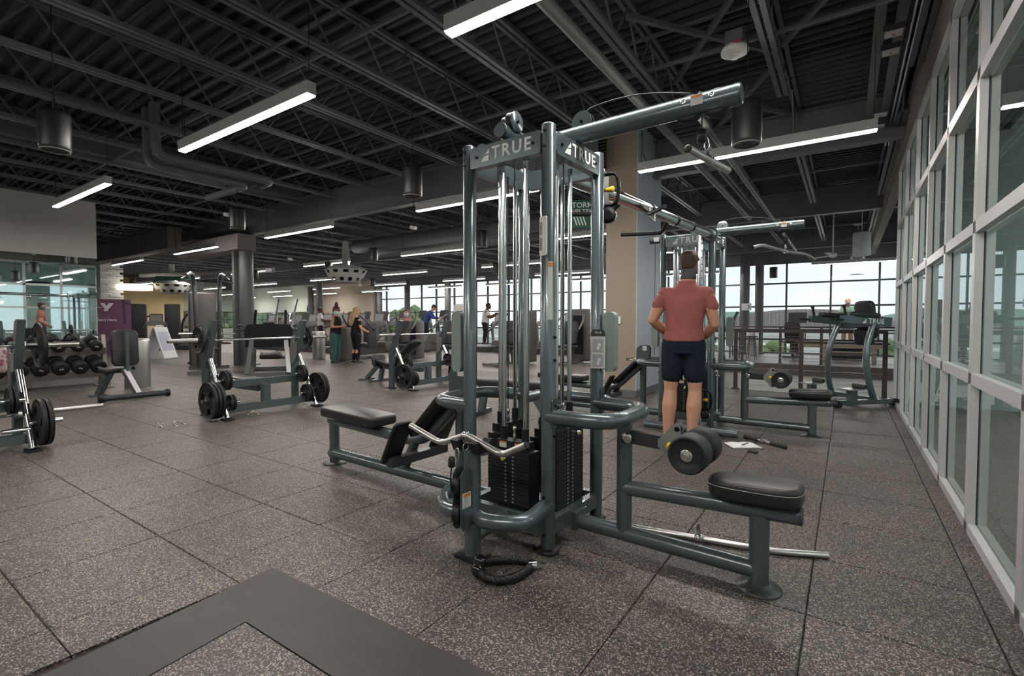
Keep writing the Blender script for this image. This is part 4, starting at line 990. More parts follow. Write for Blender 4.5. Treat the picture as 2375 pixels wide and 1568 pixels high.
# ================================================================ people
def remesh(name, mb, mt, parent, voxel, smooth=3, attrs=None):
    me0 = mb.mesh(name+'_raw', mt); o = bpy.data.objects.new(name+'_raw', me0); COL.objects.link(o)
    r = o.modifiers.new('r', 'REMESH'); r.mode = 'VOXEL'; r.voxel_size = voxel; r.use_smooth_shade = True
    if smooth: s = o.modifiers.new('s', 'SMOOTH'); s.factor = .5; s.iterations = smooth
    dg = bpy.context.evaluated_depsgraph_get(); me = bpy.data.meshes.new_from_object(o.evaluated_get(dg))
    bpy.data.objects.remove(o); me.name = name; me.materials.clear()
    for m in (mt if isinstance(mt, (list, tuple)) else [mt]): me.materials.append(m)
    me.polygons.foreach_set('use_smooth', [True]*len(me.polygons))
    return put(name, me, parent)
def loft(b, secs, n=18):
    # sections: (centre, half-width vector, half-depth vector)
    vs = []
    for c, u, v in secs:
        c, u, v = V(c), V(u), V(v)
        for j in range(n):
            a = 2*pi*j/n; ca, sa = cos(a), sin(a); e = .86
            vs.append(c+u*(abs(ca)**e*(1 if ca > 0 else -1))+v*(abs(sa)**e*(1 if sa > 0 else -1)))
    m = len(secs); fs = []
    for i in range(m-1): fs += [(i*n+j, i*n+(j+1) % n, (i+1)*n+(j+1) % n, (i+1)*n+j) for j in range(n)]
    fs += [tuple(range(n-1, -1, -1)), tuple(range((m-1)*n, m*n))]
    return b.add(vs, fs, True)
def limb(b, pts, rs, n=12):
    # tapered limb through joints with swelling between them
    P = [V(p) for p in pts]; out = []; rr = []
    for i in range(len(P)-1):
        r0, rm, r1 = rs[i]
        for k in range(5 if i == len(P)-2 else 4):
            t = k/4.0; out.append(P[i].lerp(P[i+1], t))
            rr.append(r0*(1-t)*(1-2*t)+rm*4*t*(1-t)+r1*t*(2*t-1))
    b.tube(out, rr, n)
    for p, r in ((out[0], rr[0]), (out[-1], rr[-1])): b.ball(p, r*.99, 10)
    return b
def hand(b, wrist, d, palmn, side, s=1.0, curl=.6):
    # palm plus five separate bent fingers; d = pointing direction, palmn = palm normal, side = thumb side
    w, d, nrm = V(wrist), V(d).normalized(), V(palmn).normalized(); x = V(side); x = (x-d*x.dot(d)).normalized(); nrm = d.cross(x).normalized()*(1 if d.cross(x).dot(V(palmn)) > 0 else -1)
    loft(b, [(w-d*.01, x*.026*s, nrm*.019*s), (w+d*.03*s, x*.036*s, nrm*.017*s), (w+d*.085*s, x*.041*s, nrm*.014*s), (w+d*.098*s, x*.038*s, nrm*.011*s)], 12)
    for k, (off, L) in enumerate(((.030, .070), (.010, .078), (-.010, .073), (-.029, .058))):
        p = w+d*(.085*s)+x*(off*s); q = [p]; a = .25*curl
        for seg in (.45, .32, .23):
            a += .55*curl; q.append(q[-1]+(d*cos(a)+nrm*sin(a))*(L*seg*s))
        b.tube(q, [.0095*s, .009*s, .0085*s, .0065*s], 8); b.ball(q[-1], .0066*s, 8)
    p = w+d*(.022*s)+x*(.024*s); q = [p, p+(x*.75+d*.6+nrm*.3*curl)*(.038*s)]; q.append(q[-1]+(x*.3+d*.9+nrm*.6*curl).normalized()*(.03*s)); q.append(q[-1]+(d+nrm*.8*curl).normalized()*(.024*s))
    b.tube(q, [.0125*s, .011*s, .0095*s, .0075*s], 8); b.ball(q[-1], .0076*s, 8)
def skin(name, c): return mat(name, c, .5, 0, .4, noise=.08, nscale=40)
SK_FAIR = skin('skin_fair', (.56, .30, .20)); SK_TAN = skin('skin_tan', (.40, .20, .125)); SK_DARK = skin('skin_dark', (.085, .042, .028))
EYEW = mat('eye_white', (.7, .7, .68), .3); EYEB = mat('eye_dark', (.03, .02, .015), .3); LIPS = mat('lips', (.42, .17, .14), .5)
def cloth(name, c, noise=.18, nscale=22): return mat(name, c, .85, 0, .2, noise=noise, nscale=nscale, bump=.25)
def person(label, loc, rz, J, skin_m, hair, shirt, legs, shoes, mask=None, vox=.012, sex='m', sleeve=.55, short=None, hat=None, group=None, hs=1.0, hem=None, neck_r=.055):
    # J: joints in local metres, figure faces +y, z up
    t = thing('person', label, 'person', loc, rz, group)
    g = {k: V(v) for k, v in J.items() if k != 'curl'}
    b = MB(); hd = g['head']; nk = g['neck']; f = V(J.get('face', (0, 1, 0))).normalized(); up = V((0, 0, 1)); rt = f.cross(up).normalized(); upv = rt.cross(f)
    W = .5
    # head: skull, jaw, nose, brow, ears
    hw = .074*hs
    loft(b, [(hd+upv*.115*hs-f*.01, rt*.02, f*.025), (hd+upv*.10*hs-f*.008, rt*.050*hs, f*.062*hs), (hd+upv*.06*hs-f*.006, rt*.071*hs, f*.092*hs), (hd+upv*.01*hs-f*.004, rt*.074*hs, f*.096*hs), (hd-upv*.04*hs+f*.008, rt*.068*hs, f*.080*hs), (hd-upv*.085*hs+f*.022, rt*.054*hs, f*.060*hs), (hd-upv*.115*hs+f*.034, rt*.030*hs, f*.038*hs)], 18)
    b.tube([hd+f*.085*hs+upv*.015, hd+f*.105*hs-upv*.028, hd+f*.090*hs-upv*.036], [.010, .016, .010], 8); b.ball(hd+f*.103*hs-upv*.028, .014, 8)
    for s in (-1, 1): b.ball(hd+rt*(s*.076*hs)-f*.008-upv*.012, .030*hs, 10, (.35, .6, 1.0)); b.ball(hd+rt*(s*.03)+f*.078*hs+upv*.022, .020, 8)
    b.ball(hd+f*.086*hs-upv*.066, .018, 8, (1.4, .6, .6))
    limb(b, [hd-upv*.07-f*.012, nk], [(neck_r, neck_r*.98, neck_r*1.12)])
    # torso
    hl, hr_, sl, sr = g['hipl'], g['hipr'], g['shl'], g['shr']
    pel = (hl+hr_)/2; sh = (sl+sr)/2; ax = (sl-sr).normalized(); hx = (hl-hr_).normalized(); sw = (sl-sr).length/2; fw = J.get('chest', None); fv = V(fw) if fw else (up.cross(ax)*-1)
    fv = (f if fv.length < .1 else fv); spine = (sh-pel); fdir = ax.cross(spine).normalized()
    if fdir.dot(f) < 0 and not fw: fdir = -fdir
    bw = 1.0 if sex == 'm' else .90
    wv = .155*bw
    T = [(pel-up*.07, hx*.155*(1 if sex == 'm' else 1.08), fdir*.115), (pel+spine*.06, hx*.168*(1 if sex == 'm' else 1.06), fdir*.120), (pel+spine*.28, hx*wv*.95, fdir*.105), (pel+spine*.46, (hx+ax)/2*wv, fdir*.108), (pel+spine*.70, ax*.178*bw, fdir*.122), (pel+spine*.88, ax*(sw*.90), fdir*.112), (pel+spine*.98, ax*(sw*.76), fdir*.088), (sh*.5+nk*.5, ax*(sw*.44), fdir*.076), (nk+up*.005, ax*.064, fdir*.062)]
    loft(b, T, 20)
    # arms
    arms = []
    for s, S, E, Wr in ((1, sl, g['ell'], g['wrl']), (-1, sr, g['elr'], g['wrr'])):
        k = 1.0 if sex == 'm' else .82
        limb(b, [S-ax*(s*.02), E, Wr], [(.066*k, .060*k, .049*k), (.048*k, .051*k, .030*k)]); b.ball(S-ax*(s*.025), .056*k, 10)
        dd = (Wr-E).normalized(); sd = V(J.get('thumb', (0, 0, 1)))
        if abs(dd.dot(sd)) > .9: sd = f
        hand(b, Wr, dd, -ax*s if abs(dd.dot(ax)) < .8 else f, sd, 1.0 if sex == 'm' else .9, J.get('curl', .8))
    # legs
    for s, Hp, K, A in ((1, hl, g['knl'], g['anl']), (-1, hr_, g['knr'], g['anr'])):
        k = 1.0 if sex == 'm' else .95
        limb(b, [Hp, K], [(.098*k, .086*k, .060*k)]); kn = (A-K)
        back = -fdir*.012
        limb(b, [K, K+kn*.32+back, A], [(.062*k, .067*k, .072*k), (.072*k, .056*k, .040*k)])
        ft = V(J.get('toes', (0, 1, 0))); ft = V((ft.x, ft.y, 0)).normalized()
        loft(b, [(A-ft*.05-up*.055, ft.cross(up)*.032, up*.026), (A+ft*.02-up*.045, ft.cross(up)*.038, up*.036), (A+ft*.10-up*.062, ft.cross(up)*.043, up*.022), (A+ft*.17-up*.068, ft.cross(up)*.034, up*.014)], 12)
    body = remesh('body', b, skin_m, t, vox)
    e = MB()
    for s in (-1, 1): e.ball(hd+rt*(s*.031*hs)+f*.086*hs+upv*.012, .011, 8, (1.1, .6, .8))
    e.build('eyes', EYEW, body)
    e = MB()
    for s in (-1, 1): e.ball(hd+rt*(s*.031*hs)+f*.0925*hs+upv*.012, .0052, 6)
    e.build('irises', EYEB, body)
    e = MB(); e.ball(hd+f*.0985*hs-upv*.066, .012, 8, (1.8, .4, .5)); e.build('lips', LIPS, body)
    # shirt
    sb = MB(); o = .014
    z_h = hem if hem is not None else -.02
    T2 = [(pel+up*z_h, hx*(.178 if sex == 'm' else .172), fdir*.140), (pel+spine*.10, hx*(.180*bw+o), fdir*.136), (pel+spine*.30, hx*(wv+o+.004), fdir*.124), (pel+spine*.48, (hx+ax)/2*(wv+o+.006), fdir*.124), (pel+spine*.70, ax*(.178*bw+o), fdir*.136), (pel+spine*.88, ax*(sw*.90+o), fdir*.126), (pel+spine*1.0, ax*(sw*.93+o), fdir*.100), (sh*.62+nk*.38, ax*(sw*.66), fdir*.090), (sh*.35+nk*.65, ax*(sw*.42), fdir*.082), (nk-up*.008, ax*.078, fdir*.076)]
    loft(sb, T2, 20)
    for s, S, E, Wr in ((1, sl, g['ell'], g['wrl']), (-1, sr, g['elr'], g['wrr'])):
        k = 1.0 if sex == 'm' else .82
        if sleeve > 0:
            end = S.lerp(E, min(1, sleeve)); sb.ball(S-ax*(s*.022), .073*k, 10); sb.ball(S-ax*(s*.065)+up*.004, .068*k, 10)
            if sleeve <= 1: limb(sb, [S-ax*(s*.035), end], [(.070*k, .069*k, .068*k)])
            else: limb(sb, [S-ax*(s*.02), E, E.lerp(Wr, min(.95, sleeve-1))], [(.074*k, .064*k, .054*k), (.054*k, .056*k, .040*k)])
    remesh('shirt', sb, shirt, t, vox, 2)
    # shorts / trousers
    lb = MB(); loft(lb, [(pel-up*.10, hx*.168, fdir*.125), (pel-up*.02, hx*.178*(1 if sex == 'm' else 1.04), fdir*.132), (pel+up*.05, hx*.166, fdir*.124), (pel+up*.09, hx*.158, fdir*.118)], 20)
    for Hp, K, A in ((hl, g['knl'], g['anl']), (hr_, g['knr'], g['anr'])):
        k = 1.0 if sex == 'm' else .95
        if short: limb(lb, [Hp, Hp.lerp(K, short)], [(.112*k, .108*k, .103*k)])
        else: limb(lb, [Hp, K, A+up*.02], [(.106*k, .093*k, .067*k), (.067*k, .074*k, .046*k)])
    remesh('shorts' if short else 'trousers', lb, legs, t, vox, 2)
    for A, tz in ((g['anl'], 1), (g['anr'], -1)):
        ft = V(J.get('toes', (0, 1, 0))); ft = V((ft.x, ft.y, 0)).normalized(); sx = ft.cross(up); q = MB()
        loft(q, [(A-ft*.075-up*.045, sx*.034, up*.034), (A-ft*.03-up*.030, sx*.043, up*.058), (A+ft*.06-up*.045, sx*.046, up*.042), (A+ft*.14-up*.062, sx*.047, up*.026), (A+ft*.20-up*.070, sx*.030, up*.016)], 14)
        so = q.build('shoe', shoes, t)
        q = MB(); loft(q, [(A-ft*.082-up*.080, sx*.036, up*.010), (A+ft*.05-up*.080, sx*.048, up*.010), (A+ft*.15-up*.080, sx*.049, up*.010), (A+ft*.207-up*.080, sx*.03, up*.008)], 12); q.build('sole', mat('shoe_sole', (.35, .35, .35), .7), so)
    # hair
    hb = MB(); hm, style = hair
    if style != 'bald':
        loft(hb, [(hd+upv*.13*hs-f*.012, rt*.03, f*.04), (hd+upv*.112*hs-f*.012, rt*.060*hs, f*.080*hs), (hd+upv*.07*hs-f*.016, rt*.083*hs, f*.100*hs), (hd+upv*.02*hs-f*.034, rt*.084*hs, f*.080*hs), (hd-upv*.04*hs-f*.050, rt*.070*hs, f*.056*hs), (hd-upv*.062*hs-f*.052, rt*.055*hs, f*.045*hs)], 18)
        rr = random.Random(len(label))
        for k in range(120):
            a = rr.uniform(0, 2*pi); el = rr.uniform(.15, 1.4)
            p = hd-f*.016+rt*(.080*hs*cos(a)*cos(el))+f*(.094*hs*sin(a)*cos(el))+upv*(.02+.10*hs*sin(el))
            if (p-hd).dot(f) < .070: hb.ball(p, rr.uniform(.014, .024), 6)
        if style == 'bun':
            hb.ball(hd+upv*.165-f*.04, .055, 10, (1, 1, 1.25)); hb.ball(hd+upv*.21-f*.05, .04, 8)
        if style == 'long':
            loft(hb, [(hd+upv*.06-f*.04, rt*.086, f*.07), (hd-upv*.08-f*.065, rt*.100, f*.06), (hd-upv*.22-f*.085, rt*.115, f*.05), (hd-upv*.36-f*.085, rt*.10, f*.04), (hd-upv*.44-f*.08, rt*.05, f*.025)], 14)
            for k in range(18):
                x = rr.uniform(-.10, .10); hb.tube([hd+rt*x*.8-f*.08+upv*.02, hd+rt*x*1.05-f*.125-upv*.15, hd+rt*(x+rr.uniform(-.02, .02))-f*.12-upv*rr.uniform(.30, .46)], [.016, .018, .006], 6)
        remesh('hair', hb, hm, t, max(.008, vox*.8), 2)
    if mask:
        q = MB(); loft(q, [(hd-upv*.008+f*.012, rt*.076*hs, f*.092*hs), (hd-upv*.045+f*.014, rt*.074*hs, f*.094*hs), (hd-upv*.09*hs+f*.020, rt*.064*hs, f*.078*hs), (hd-upv*.13*hs+f*.026, rt*.040*hs, f*.050*hs)], 18); q.build('face_mask', mask, t)
    if hat:
        kind, hm = hat
        q = MB()
        if kind == 'hood':
            loft(q, [(hd+upv*.13-f*.02, rt*.04, f*.05), (hd+upv*.10-f*.025, rt*.085, f*.10), (hd+upv*.02-f*.04, rt*.10, f*.10), (hd-upv*.09-f*.04, rt*.095, f*.09), (nk+up*.0-f*.02, rt*.10, f*.095)], 16)
        else: loft(q, [(hd+upv*.055-f*.0, rt*.086, f*.106), (hd+upv*.035, rt*.087, f*.107), (hd+upv*.012-f*.002, rt*.085, f*.104)], 18)
        q.build('hood' if kind == 'hood' else 'headband', hm, t)
    return t
def stand(h=1.75, **kw):
    # joints of a relaxed standing figure of height h, facing +y
    k = h/1.75
    J = dict(head=(0, .02, 1.635), neck=(0, -.01, 1.47), shl=(-.175, 0, 1.40), shr=(.175, 0, 1.40), ell=(-.235, -.03, 1.10), elr=(.235, -.03, 1.10), wrl=(-.24, .06, .86), wrr=(.24, .06, .86),
             hipl=(-.09, 0, .92), hipr=(.09, 0, .92), knl=(-.10, .02, .50), knr=(.10, .02, .50), anl=(-.11, -.02, .09), anr=(.11, -.02, .09))
    J.update({a: v for a, v in kw.items() if a not in ('face', 'toes', 'thumb', 'curl', 'chest')})
    J = {a: (v[0]*k, v[1]*k, v[2]*k) for a, v in J.items()}
    J['anl'] = (*J['anl'][:2], .09); J['anr'] = (*J['anr'][:2], .09)
    for a in ('face', 'toes', 'thumb', 'curl', 'chest'):
        if a in kw: J[a] = kw[a]
    return J
PINK = cloth('pink_shirt', (.34, .115, .105), .22, 9); NAVY = cloth('navy_shorts', (.012, .020, .034)); BLK = cloth('black_cloth', (.014, .014, .016))
SHOE_D = mat('shoe_dark', (.03, .03, .035), .6); GAITER = cloth('grey_gaiter', (.10, .10, .105)); MASKB = mat('mask_blue', (.50, .66, .72), .8)
BROWN = mat('hair_brown', (.045, .024, .015), .6, noise=.5, nscale=120); BLOND = mat('hair_blond', (.36, .24, .12), .6, noise=.45, nscale=90); DKHAIR = mat('hair_dark', (.014, .011, .010), .6); MAROON = mat('hair_maroon', (.07, .012, .02), .6)
man = person('man in a faded pink tee shirt and navy shorts standing at the far cable machine', (-1.305, 4.90, 0), RD(12),
    dict(head=(.035, .03, 1.785), neck=(.02, -.005, 1.625), face=(.10, 1, -.02), shl=(-.205, 0, 1.49), shr=(.22, 0, 1.49), ell=(-.305, .0, 1.235), elr=(.27, .015, 1.195), wrl=(-.17, .20, 1.10), wrr=(.16, .21, 1.06),
         hipl=(-.105, 0, 1.01), hipr=(.085, 0, 1.01), knl=(-.125, .015, .545), knr=(.10, .02, .545), anl=(-.15, -.02, .09), anr=(.075, -.02, .09), curl=1.4), SK_FAIR, (BROWN, 'short'), PINK, NAVY, SHOE_D, mask=None, vox=.0085, sleeve=.42, short=.66, hem=.02, neck_r=.060)
q = MB(); hd = V((.035, .03, 1.785))
loft(q, [(hd+V((0, 0, -.035)), V((.081, 0, 0)), V((0, .104, 0))), (hd+V((0, 0, -.075)), V((.076, 0, 0)), V((0, .094, 0))), (hd+V((-.005, -.012, -.115)), V((.072, 0, 0)), V((0, .080, 0))), (hd+V((-.01, -.03, -.150)), V((.074, 0, 0)), V((0, .076, 0)))], 20); q.build('neck_gaiter', GAITER, man)
# ================================================================ equipment further back
SHROUD = mat('machine_shroud', (.045, .045, .048), .5, .1); SHROUD2 = mat('machine_shroud_grey', (.12, .11, .105), .45, .2); SILV = mat('silver_paint', (.15, .155, .16), .35, .5)
SCREEN = mat('dark_screen', (.02, .025, .03), .15); SCRG = mat('console_grey', (.22, .22, .23), .5)
def steel_can(loc, label):
    t = thing('trash_can', label, 'trash can', loc)
    q = MB(); q.lathe((0, 0, 0), [(.195, 0), (.20, .01), (.20, .86), (.192, .90), (.15, .905), (.145, .86), (.14, .70)], n=28); q.build('can_body', STEEL, t)
    q = MB(); q.lathe((0, 0, .80), [(.15, 0), (.148, .06), (.156, .112), (.158, .10)], n=20); q.build('bin_liner', mat('liner', (.45, .45, .43), .5), t)
    return t
steel_can((-11.0, 3.62, 0), 'brushed steel trash can behind the upright utility bench')
steel_can((-14.3, 9.7, 0), 'brushed steel trash can just left of the woman with the hair bun')
steel_can((-2.80, 19.5, 0), 'round trash can across the atrium beside the column')
# banner with printed panel
PURP = mat('banner_purple', (.145, .062, .125), .6, noise=.15, nscale=2); PURP2 = mat('banner_dark', (.065, .028, .058), .6); PURP3 = mat('banner_light', (.30, .17, .28), .6)
t = thing('banner_stand', 'tall purple printed banner standing beside the white stone pillar', 'banner', (-21.5, 6.4, 0), RD(62))
q = MB(); q.box((0, 0, 1.03), (1.02, .012, 1.98)); bp_ = q.build('banner_panel', PURP, t)
q = MB(); q.box((0, .02, .03), (1.06, .22, .06)); q.box((0, .03, 1.0), (.03, .02, 2.0)); q.build('stand_base', STEEL, t)
q = MB(); q.prism([(-.20, -.40), (.48, -.36), (.50, -.02), (-.06, -.06)], (0, -.0075, .80), (1, 0, 0), (0, 0, 1), .003); q.box((.30, -.0075, .34), (.40, .003, .62)); q.prism([(.28, 0), (.36, 0), (.34, .85), (.26, .85)], (0, -.0075, 1.15), (1, 0, 0), (0, 0, 1), .003); q.prism([(.22, .0), (.5, -.14), (.5, -.06), (.24, .06)], (0, -.0075, 1.93), (1, 0, 0), (0, 0, 1), .003); q.build('printed_picture', PURP2, bp_)
q = MB(); q.prism([(-.36, .16), (-.24, .16), (-.18, .06), (-.115, .16), (.02, .16), (-.13, -.06), (-.155, -.12), (-.27, -.12), (-.235, -.04)], (0, -.0082, 1.72), (1, 0, 0), (0, 0, 1), .003); q.prism([(-.44, .02), (-.30, .005), (-.31, -.02), (-.44, -.005)], (0, -.0082, 1.72), (1, 0, 0), (0, 0, 1), .003); q.build('logo', mat('banner_white', (.62, .57, .62), .6), bp_)
BW = MATS['banner_white']
text('lettering', 'Start Here.', .125, BW, bp_, (-.17, -.0075, 1.29), (1, 0, 0), (0, 0, 1), bold=.003)
text('lettering', 'Good Problem.', .068, PURP3, bp_, (-.25, -.0075, 1.47), (1, 0, 0), (0, 0, 1)); text('lettering', 'New Chance.', .068, PURP3, bp_, (-.28, -.0075, 1.385), (1, 0, 0), (0, 0, 1))
q = MB()
for z, wd in ((.66, .3), (.61, .22), (.56, .27), (.51, .22), (.46, .24), (.25, .16)): q.box((-.25, -.0075, z), (wd, .002, .018))
q.build('small_print', PURP3, bp_)
# white folding sign
t = thing('folding_sign', 'white plastic A frame floor sign beside the purple banner', 'sign', (-18.6, 6.75, 0), RD(34))
WPL = mat('white_plastic', (.66, .67, .72), .5)
for s, nm in ((1, 'sign_panel'), (-1, 'sign_panel')):
    q = MB(); d_ = V((s*.34, 0, -1.05)).normalized()
    q.prism([(-.29, 0), (.29, 0), (.33, -1.06), (-.33, -1.06)], (s*.03, 0, 1.04), (0, 1, 0), -d_, .03); p = q.build(nm, WPL, t)
    q = MB(); q.prism([(-.22, -.16), (.22, -.16), (.26, -.80), (-.26, -.80)], V((s*.03, 0, 1.04))+V((s*1.05, 0, .34)).normalized()*.018, (0, 1, 0), -d_, .006); q.build('printed_sheet', mat('sheet_blue_grey', (.42, .45, .56), .6), p)
q = MB(); q.tube([(0, -.15, 1.03), (0, -.12, 1.09), (0, .12, 1.09), (0, .15, 1.03)], .018, 8); q.build('carry_handle', WPL, t)
# white stacked stone pillar with individual stones
STONE = [mat('white_stone_%s' % a, c, .85, noise=.12, nscale=18) for a, c in (('a', (.66, .69, .74)), ('b', (.74, .77, .81)), ('c', (.58, .62, .68)))]
t = struct('wall_stone_pillar', MB().box((-24.8, 7.2, 1.85), (.72, .62, 3.7)), STONE[2])
sm = [MB().box((0, 0, 0), (.05, L, .088)).mesh('stone', STONE[i % 3]) for i, L in enumerate((.30, .42, .22))]
sm2 = [MB().box((0, 0, 0), (L, .05, .088)).mesh('stone', STONE[i % 3]) for i, L in enumerate((.30, .42, .22))]
for k in range(40):
    z = .05+.092*k; y = -.33; x = -.36; i = k % 3
    while y < .31:
        L = (.30, .42, .22)[i % 3]
        if y+L > .36: L = .22; i = 2
        put('stone', sm[i % 3], t, loc=(-24.42+random.uniform(-.012, .016), 7.2+y+L/2, z)); y += L+.006; i += 1
    while x < .34:
        L = (.30, .42, .22)[i % 3]
        if x+L > .42: L = .22; i = 2
        put('stone', sm2[i % 3], t, loc=(-24.8+x+L/2, 6.875+random.uniform(-.016, .012), z)); x += L+.006; i += 1
# ---- generic machines
def treadmill(x, y, rz, label, lit=False):
    t = thing('treadmill', label, 'treadmill', (x, y, 0), rz, 'cardio machines facing the windows')
    q = MB(); q.box((0, 0, .095), (.80, 1.75, .19)); q.build('deck', SHROUD, t)
    q = MB(); q.box((0, -.05, .195), (.52, 1.6, .012)); q.build('running_belt', RUBBER, t)
    q = MB(); q.pad(rrect(.86, .46, .10, 3), .06, .42, .05, M4.Translation((0, .86, 0))); q.build('motor_hood', SHROUD2, t)
    for s in (-1, 1):
        q = MB(); q.bar((s*.40, .82, .15), (s*.38, .66, 1.16), .07, .13); q.build('upright', SILV, t)
        q = MB(); q.tube(bend([(s*.38, .66, 1.10), (s*.38, .30, 1.02), (s*.38, .05, .96)], .1, 3), .022, 8); q.build('hand_rail', SHROUD, t)
    q = MB(); q.bar((-.36, .68, 1.14), (.36, .68, 1.14), .10, .20); q.build('console', SCRG, t)
    q = MB(); q.prism(rrect(.50, .36, .03, 3), (0, .72, 1.40), (1, 0, 0), (0, .25, 1), .045); so = q.build('screen', SHROUD, t)
    q = MB(); q.prism(rrect(.44, .30, .01, 1), (0, .694, 1.394), (1, 0, 0), (0, .25, 1), .004); q.build('display', SCRG if not lit else SCREEN, so)
    return t
def elliptical(x, y, rz, label):
    t = thing('elliptical_trainer', label, 'elliptical', (x, y, 0), rz, 'elliptical trainers by the windows')
    q = MB(); q.box((0, 0, .06), (.24, 1.9, .08)); q.box((0, .9, .04), (.66, .09, .07)); q.box((0, -.9, .04), (.66, .09, .07)); q.build('base_frame', SHROUD, t)
    q = MB(); q.prism([(-.55, .10), (.30, .10), (.38, .45), (.15, .72), (-.20, .74), (-.50, .42)], (0, -.45, 0), (0, 1, 0), (0, 0, 1), .22); q.build('flywheel_cover', SHROUD2, t)
    q = MB(); q.bar((0, .62, .10), (0, .50, 1.42), .10, .09); q.build('mast', SILV, t)
    q = MB(); q.prism(rrect(.42, .34, .04, 3), (0, .44, 1.55), (1, 0, 0), (0, .35, 1), .06); so = q.build('console', SHROUD, t)
    q = MB(); q.prism(rrect(.34, .25, .02, 2), (0, .408, 1.54), (1, 0, 0), (0, .35, 1), .004); q.build('display', SCRG, so)
    for s in (-1, 1):
        q = MB(); q.tube(bend([(s*.30, .50, .35), (s*.31, .46, 1.0), (s*.27, .30, 1.40), (s*.24, .20, 1.72)], .2, 4), .022, 8); q.build('arm_lever', SHROUD, t)
        q = MB(); q.bar((s*.22, .50, .34), (s*.22, -.55, .30+.1*s), .06, .06); q.box((s*.22, -.05, .37), (.17, .40, .05)); q.build('pedal_arm', SILV, t)
        q = MB(); q.tube(bend([(s*.05, .5, 1.2), (s*.22, .34, 1.18), (s*.26, .20, 1.22)], .08, 3), .018, 8); q.build('fixed_handle', SHROUD, t)
    return t
def selector_machine(x, y, rz, label, h=1.65, pad=True, mt=None):
    t = thing('selector_machine', label, 'gym machine', (x, y, 0), rz)
    q = MB(); q.pad(rrect(.62, .36, .06, 3), .05, h, .05, M4.Translation((0, -.55, 0))); q.build('weight_shroud', mt or SHROUD2, t)
    q = MB(); q.box((0, -.365, h*.52), (.34, .012, h*.72)); q.build('clear_panel', SCREEN, t)
    q = MB(); q.box((0, .1, .05), (.12, 1.5, .08)); q.box((0, .85, .04), (.6, .1, .07)); q.build('base_frame', SILV, t)
    if pad:
        q = MB().pad(rrect(.46, .44, .08, 3), 0, .09, .03, M4.Translation((0, .28, .46))); q.build('seat', VINYL, t)
        q = MB().pad(rrect(.70, .42, .08, 3), 0, .09, .03, M4.Translation((0, .06, .90)) @ M4.Rotation(RD(90), 4, 'Z') @ M4.Rotation(RD(80), 4, 'Y')); q.build('back_pad', VINYL, t)
        q = MB(); q.bar((0, .2, .08), (0, .25, .46), .09, .09); q.bar((0, .0, .08), (0, .0, 1.1), .08, .06); q.build('seat_post', SILV, t)
        for s in (-1, 1):
            q = MB(); q.tube(bend([(s*.30, -.1, 1.45), (s*.42, .15, 1.25), (s*.42, .45, 1.0)], .15, 4), .028, 10); q.build('press_arm', SILV, t)
            q = MB(); q.cyl((s*.42, .42, 1.02), (s*.42, .58, .94), .024, 10); q.build('grip', GRIP, t)
    return t
# plate loaded machines between the middle bench and the big column
t = thing('row_machine', 'plate loaded pulldown machine with two tall bent silver arms left of the column', 'gym machine', (-13.0, 5.75, 0), RD(65))
q = MB(); q.box((0, 0, .05), (.12, 1.7, .09)); q.box((0, .8, .04), (.9, .1, .08)); q.box((0, -.8, .04), (.8, .1, .08)); q.build('base_frame', SILV, t)
for s in (-1, 1):
    q = MB(); q.tube(bend([(s*.22, .60, .08), (s*.24, .10, 1.10), (s*.26, .02, 1.75), (s*.27, .05, 2.20), (s*.30, -.22, 2.40), (s*.40, -.46, 2.30)], .22, 5), .048, 12); q.build('arm_tube', SILV, t)
    q = MB(); q.tube(bend([(s*.40, -.46, 2.30), (s*.48, -.66, 2.22), (s*.48, -.80, 2.20)], .08, 3), .018, 8); q.cyl((s*.30, -.50, 2.20), (s*.56, -.52, 2.16), .02, 8); q.build('pull_handle', SILV, t)
    q = MB(); q.cyl((s*.26, .20, .92), (s*.62, .20, .92), .025, 10); q.build('plate_peg', CHROME, t)
q = MB().pad(rrect(.44, .42, .08, 3), 0, .09, .03, M4.Translation((0, -.35, .50))); q.build('seat', VINYL, t)
q = MB(); q.bar((0, -.30, .08), (0, -.34, .50), .09, .09); q.bar((0, -.1, .6), (0, .2, 1.0), .07, .07); q.build('seat_post', SILV, t)
PG = [(-12.72, 6.13), (-12.69, 6.17), (-13.2, 5.12), (-13.24, 5.08)]
for k, (x_, y_) in enumerate(((-12.70, 5.41), (-12.66, 5.37))):
    o = put('weight_plate', PL45, None, loc=(x_, y_, .93)); o.rotation_euler = (0, .3*k, RD(-25)); tag(o, '%s large plate loaded on the machine with tall bent arms' % ['inner', 'outer'][k], 'weight plate', 'black weight plates on the far machines')
t = thing('leg_press', 'plate loaded leg press with a wide black foot platform before the column', 'gym machine', (-11.3, 6.35, 0), RD(58))
q = MB(); q.box((0, -.75, .05), (1.0, .10, .09)); q.box((0, .8, .05), (1.0, .10, .09)); q.box((-.4, 0, .05), (.09, 1.6, .09)); q.box((.4, 0, .05), (.09, 1.6, .09)); q.build('base_frame', SILV, t)
for s in (-1, 1):
    q = MB(); q.bar((s*.42, -.80, .06), (s*.36, -.20, .78), .09, .06); q.build('front_leg', SILV, t)
    q = MB(); q.bar((s*.34, -.35, .55), (s*.34, .95, 1.50), .055, .055); q.build('guide_rail', CHROME, t)
    q = MB(); q.bar((s*.40, .80, .06), (s*.36, .90, 1.45), .08, .06); q.build('rear_leg', SILV, t)
    q = MB(); q.tube(bend([(s*.52, -.15, 1.12), (s*.60, -.45, 1.16), (s*.60, -.62, 1.16)], .08, 3), .02, 8); q.cyl((s*.45, .30, 1.02), (s*.75, .30, 1.02), .025, 10); q.build('sled_handle', SHROUD, t)
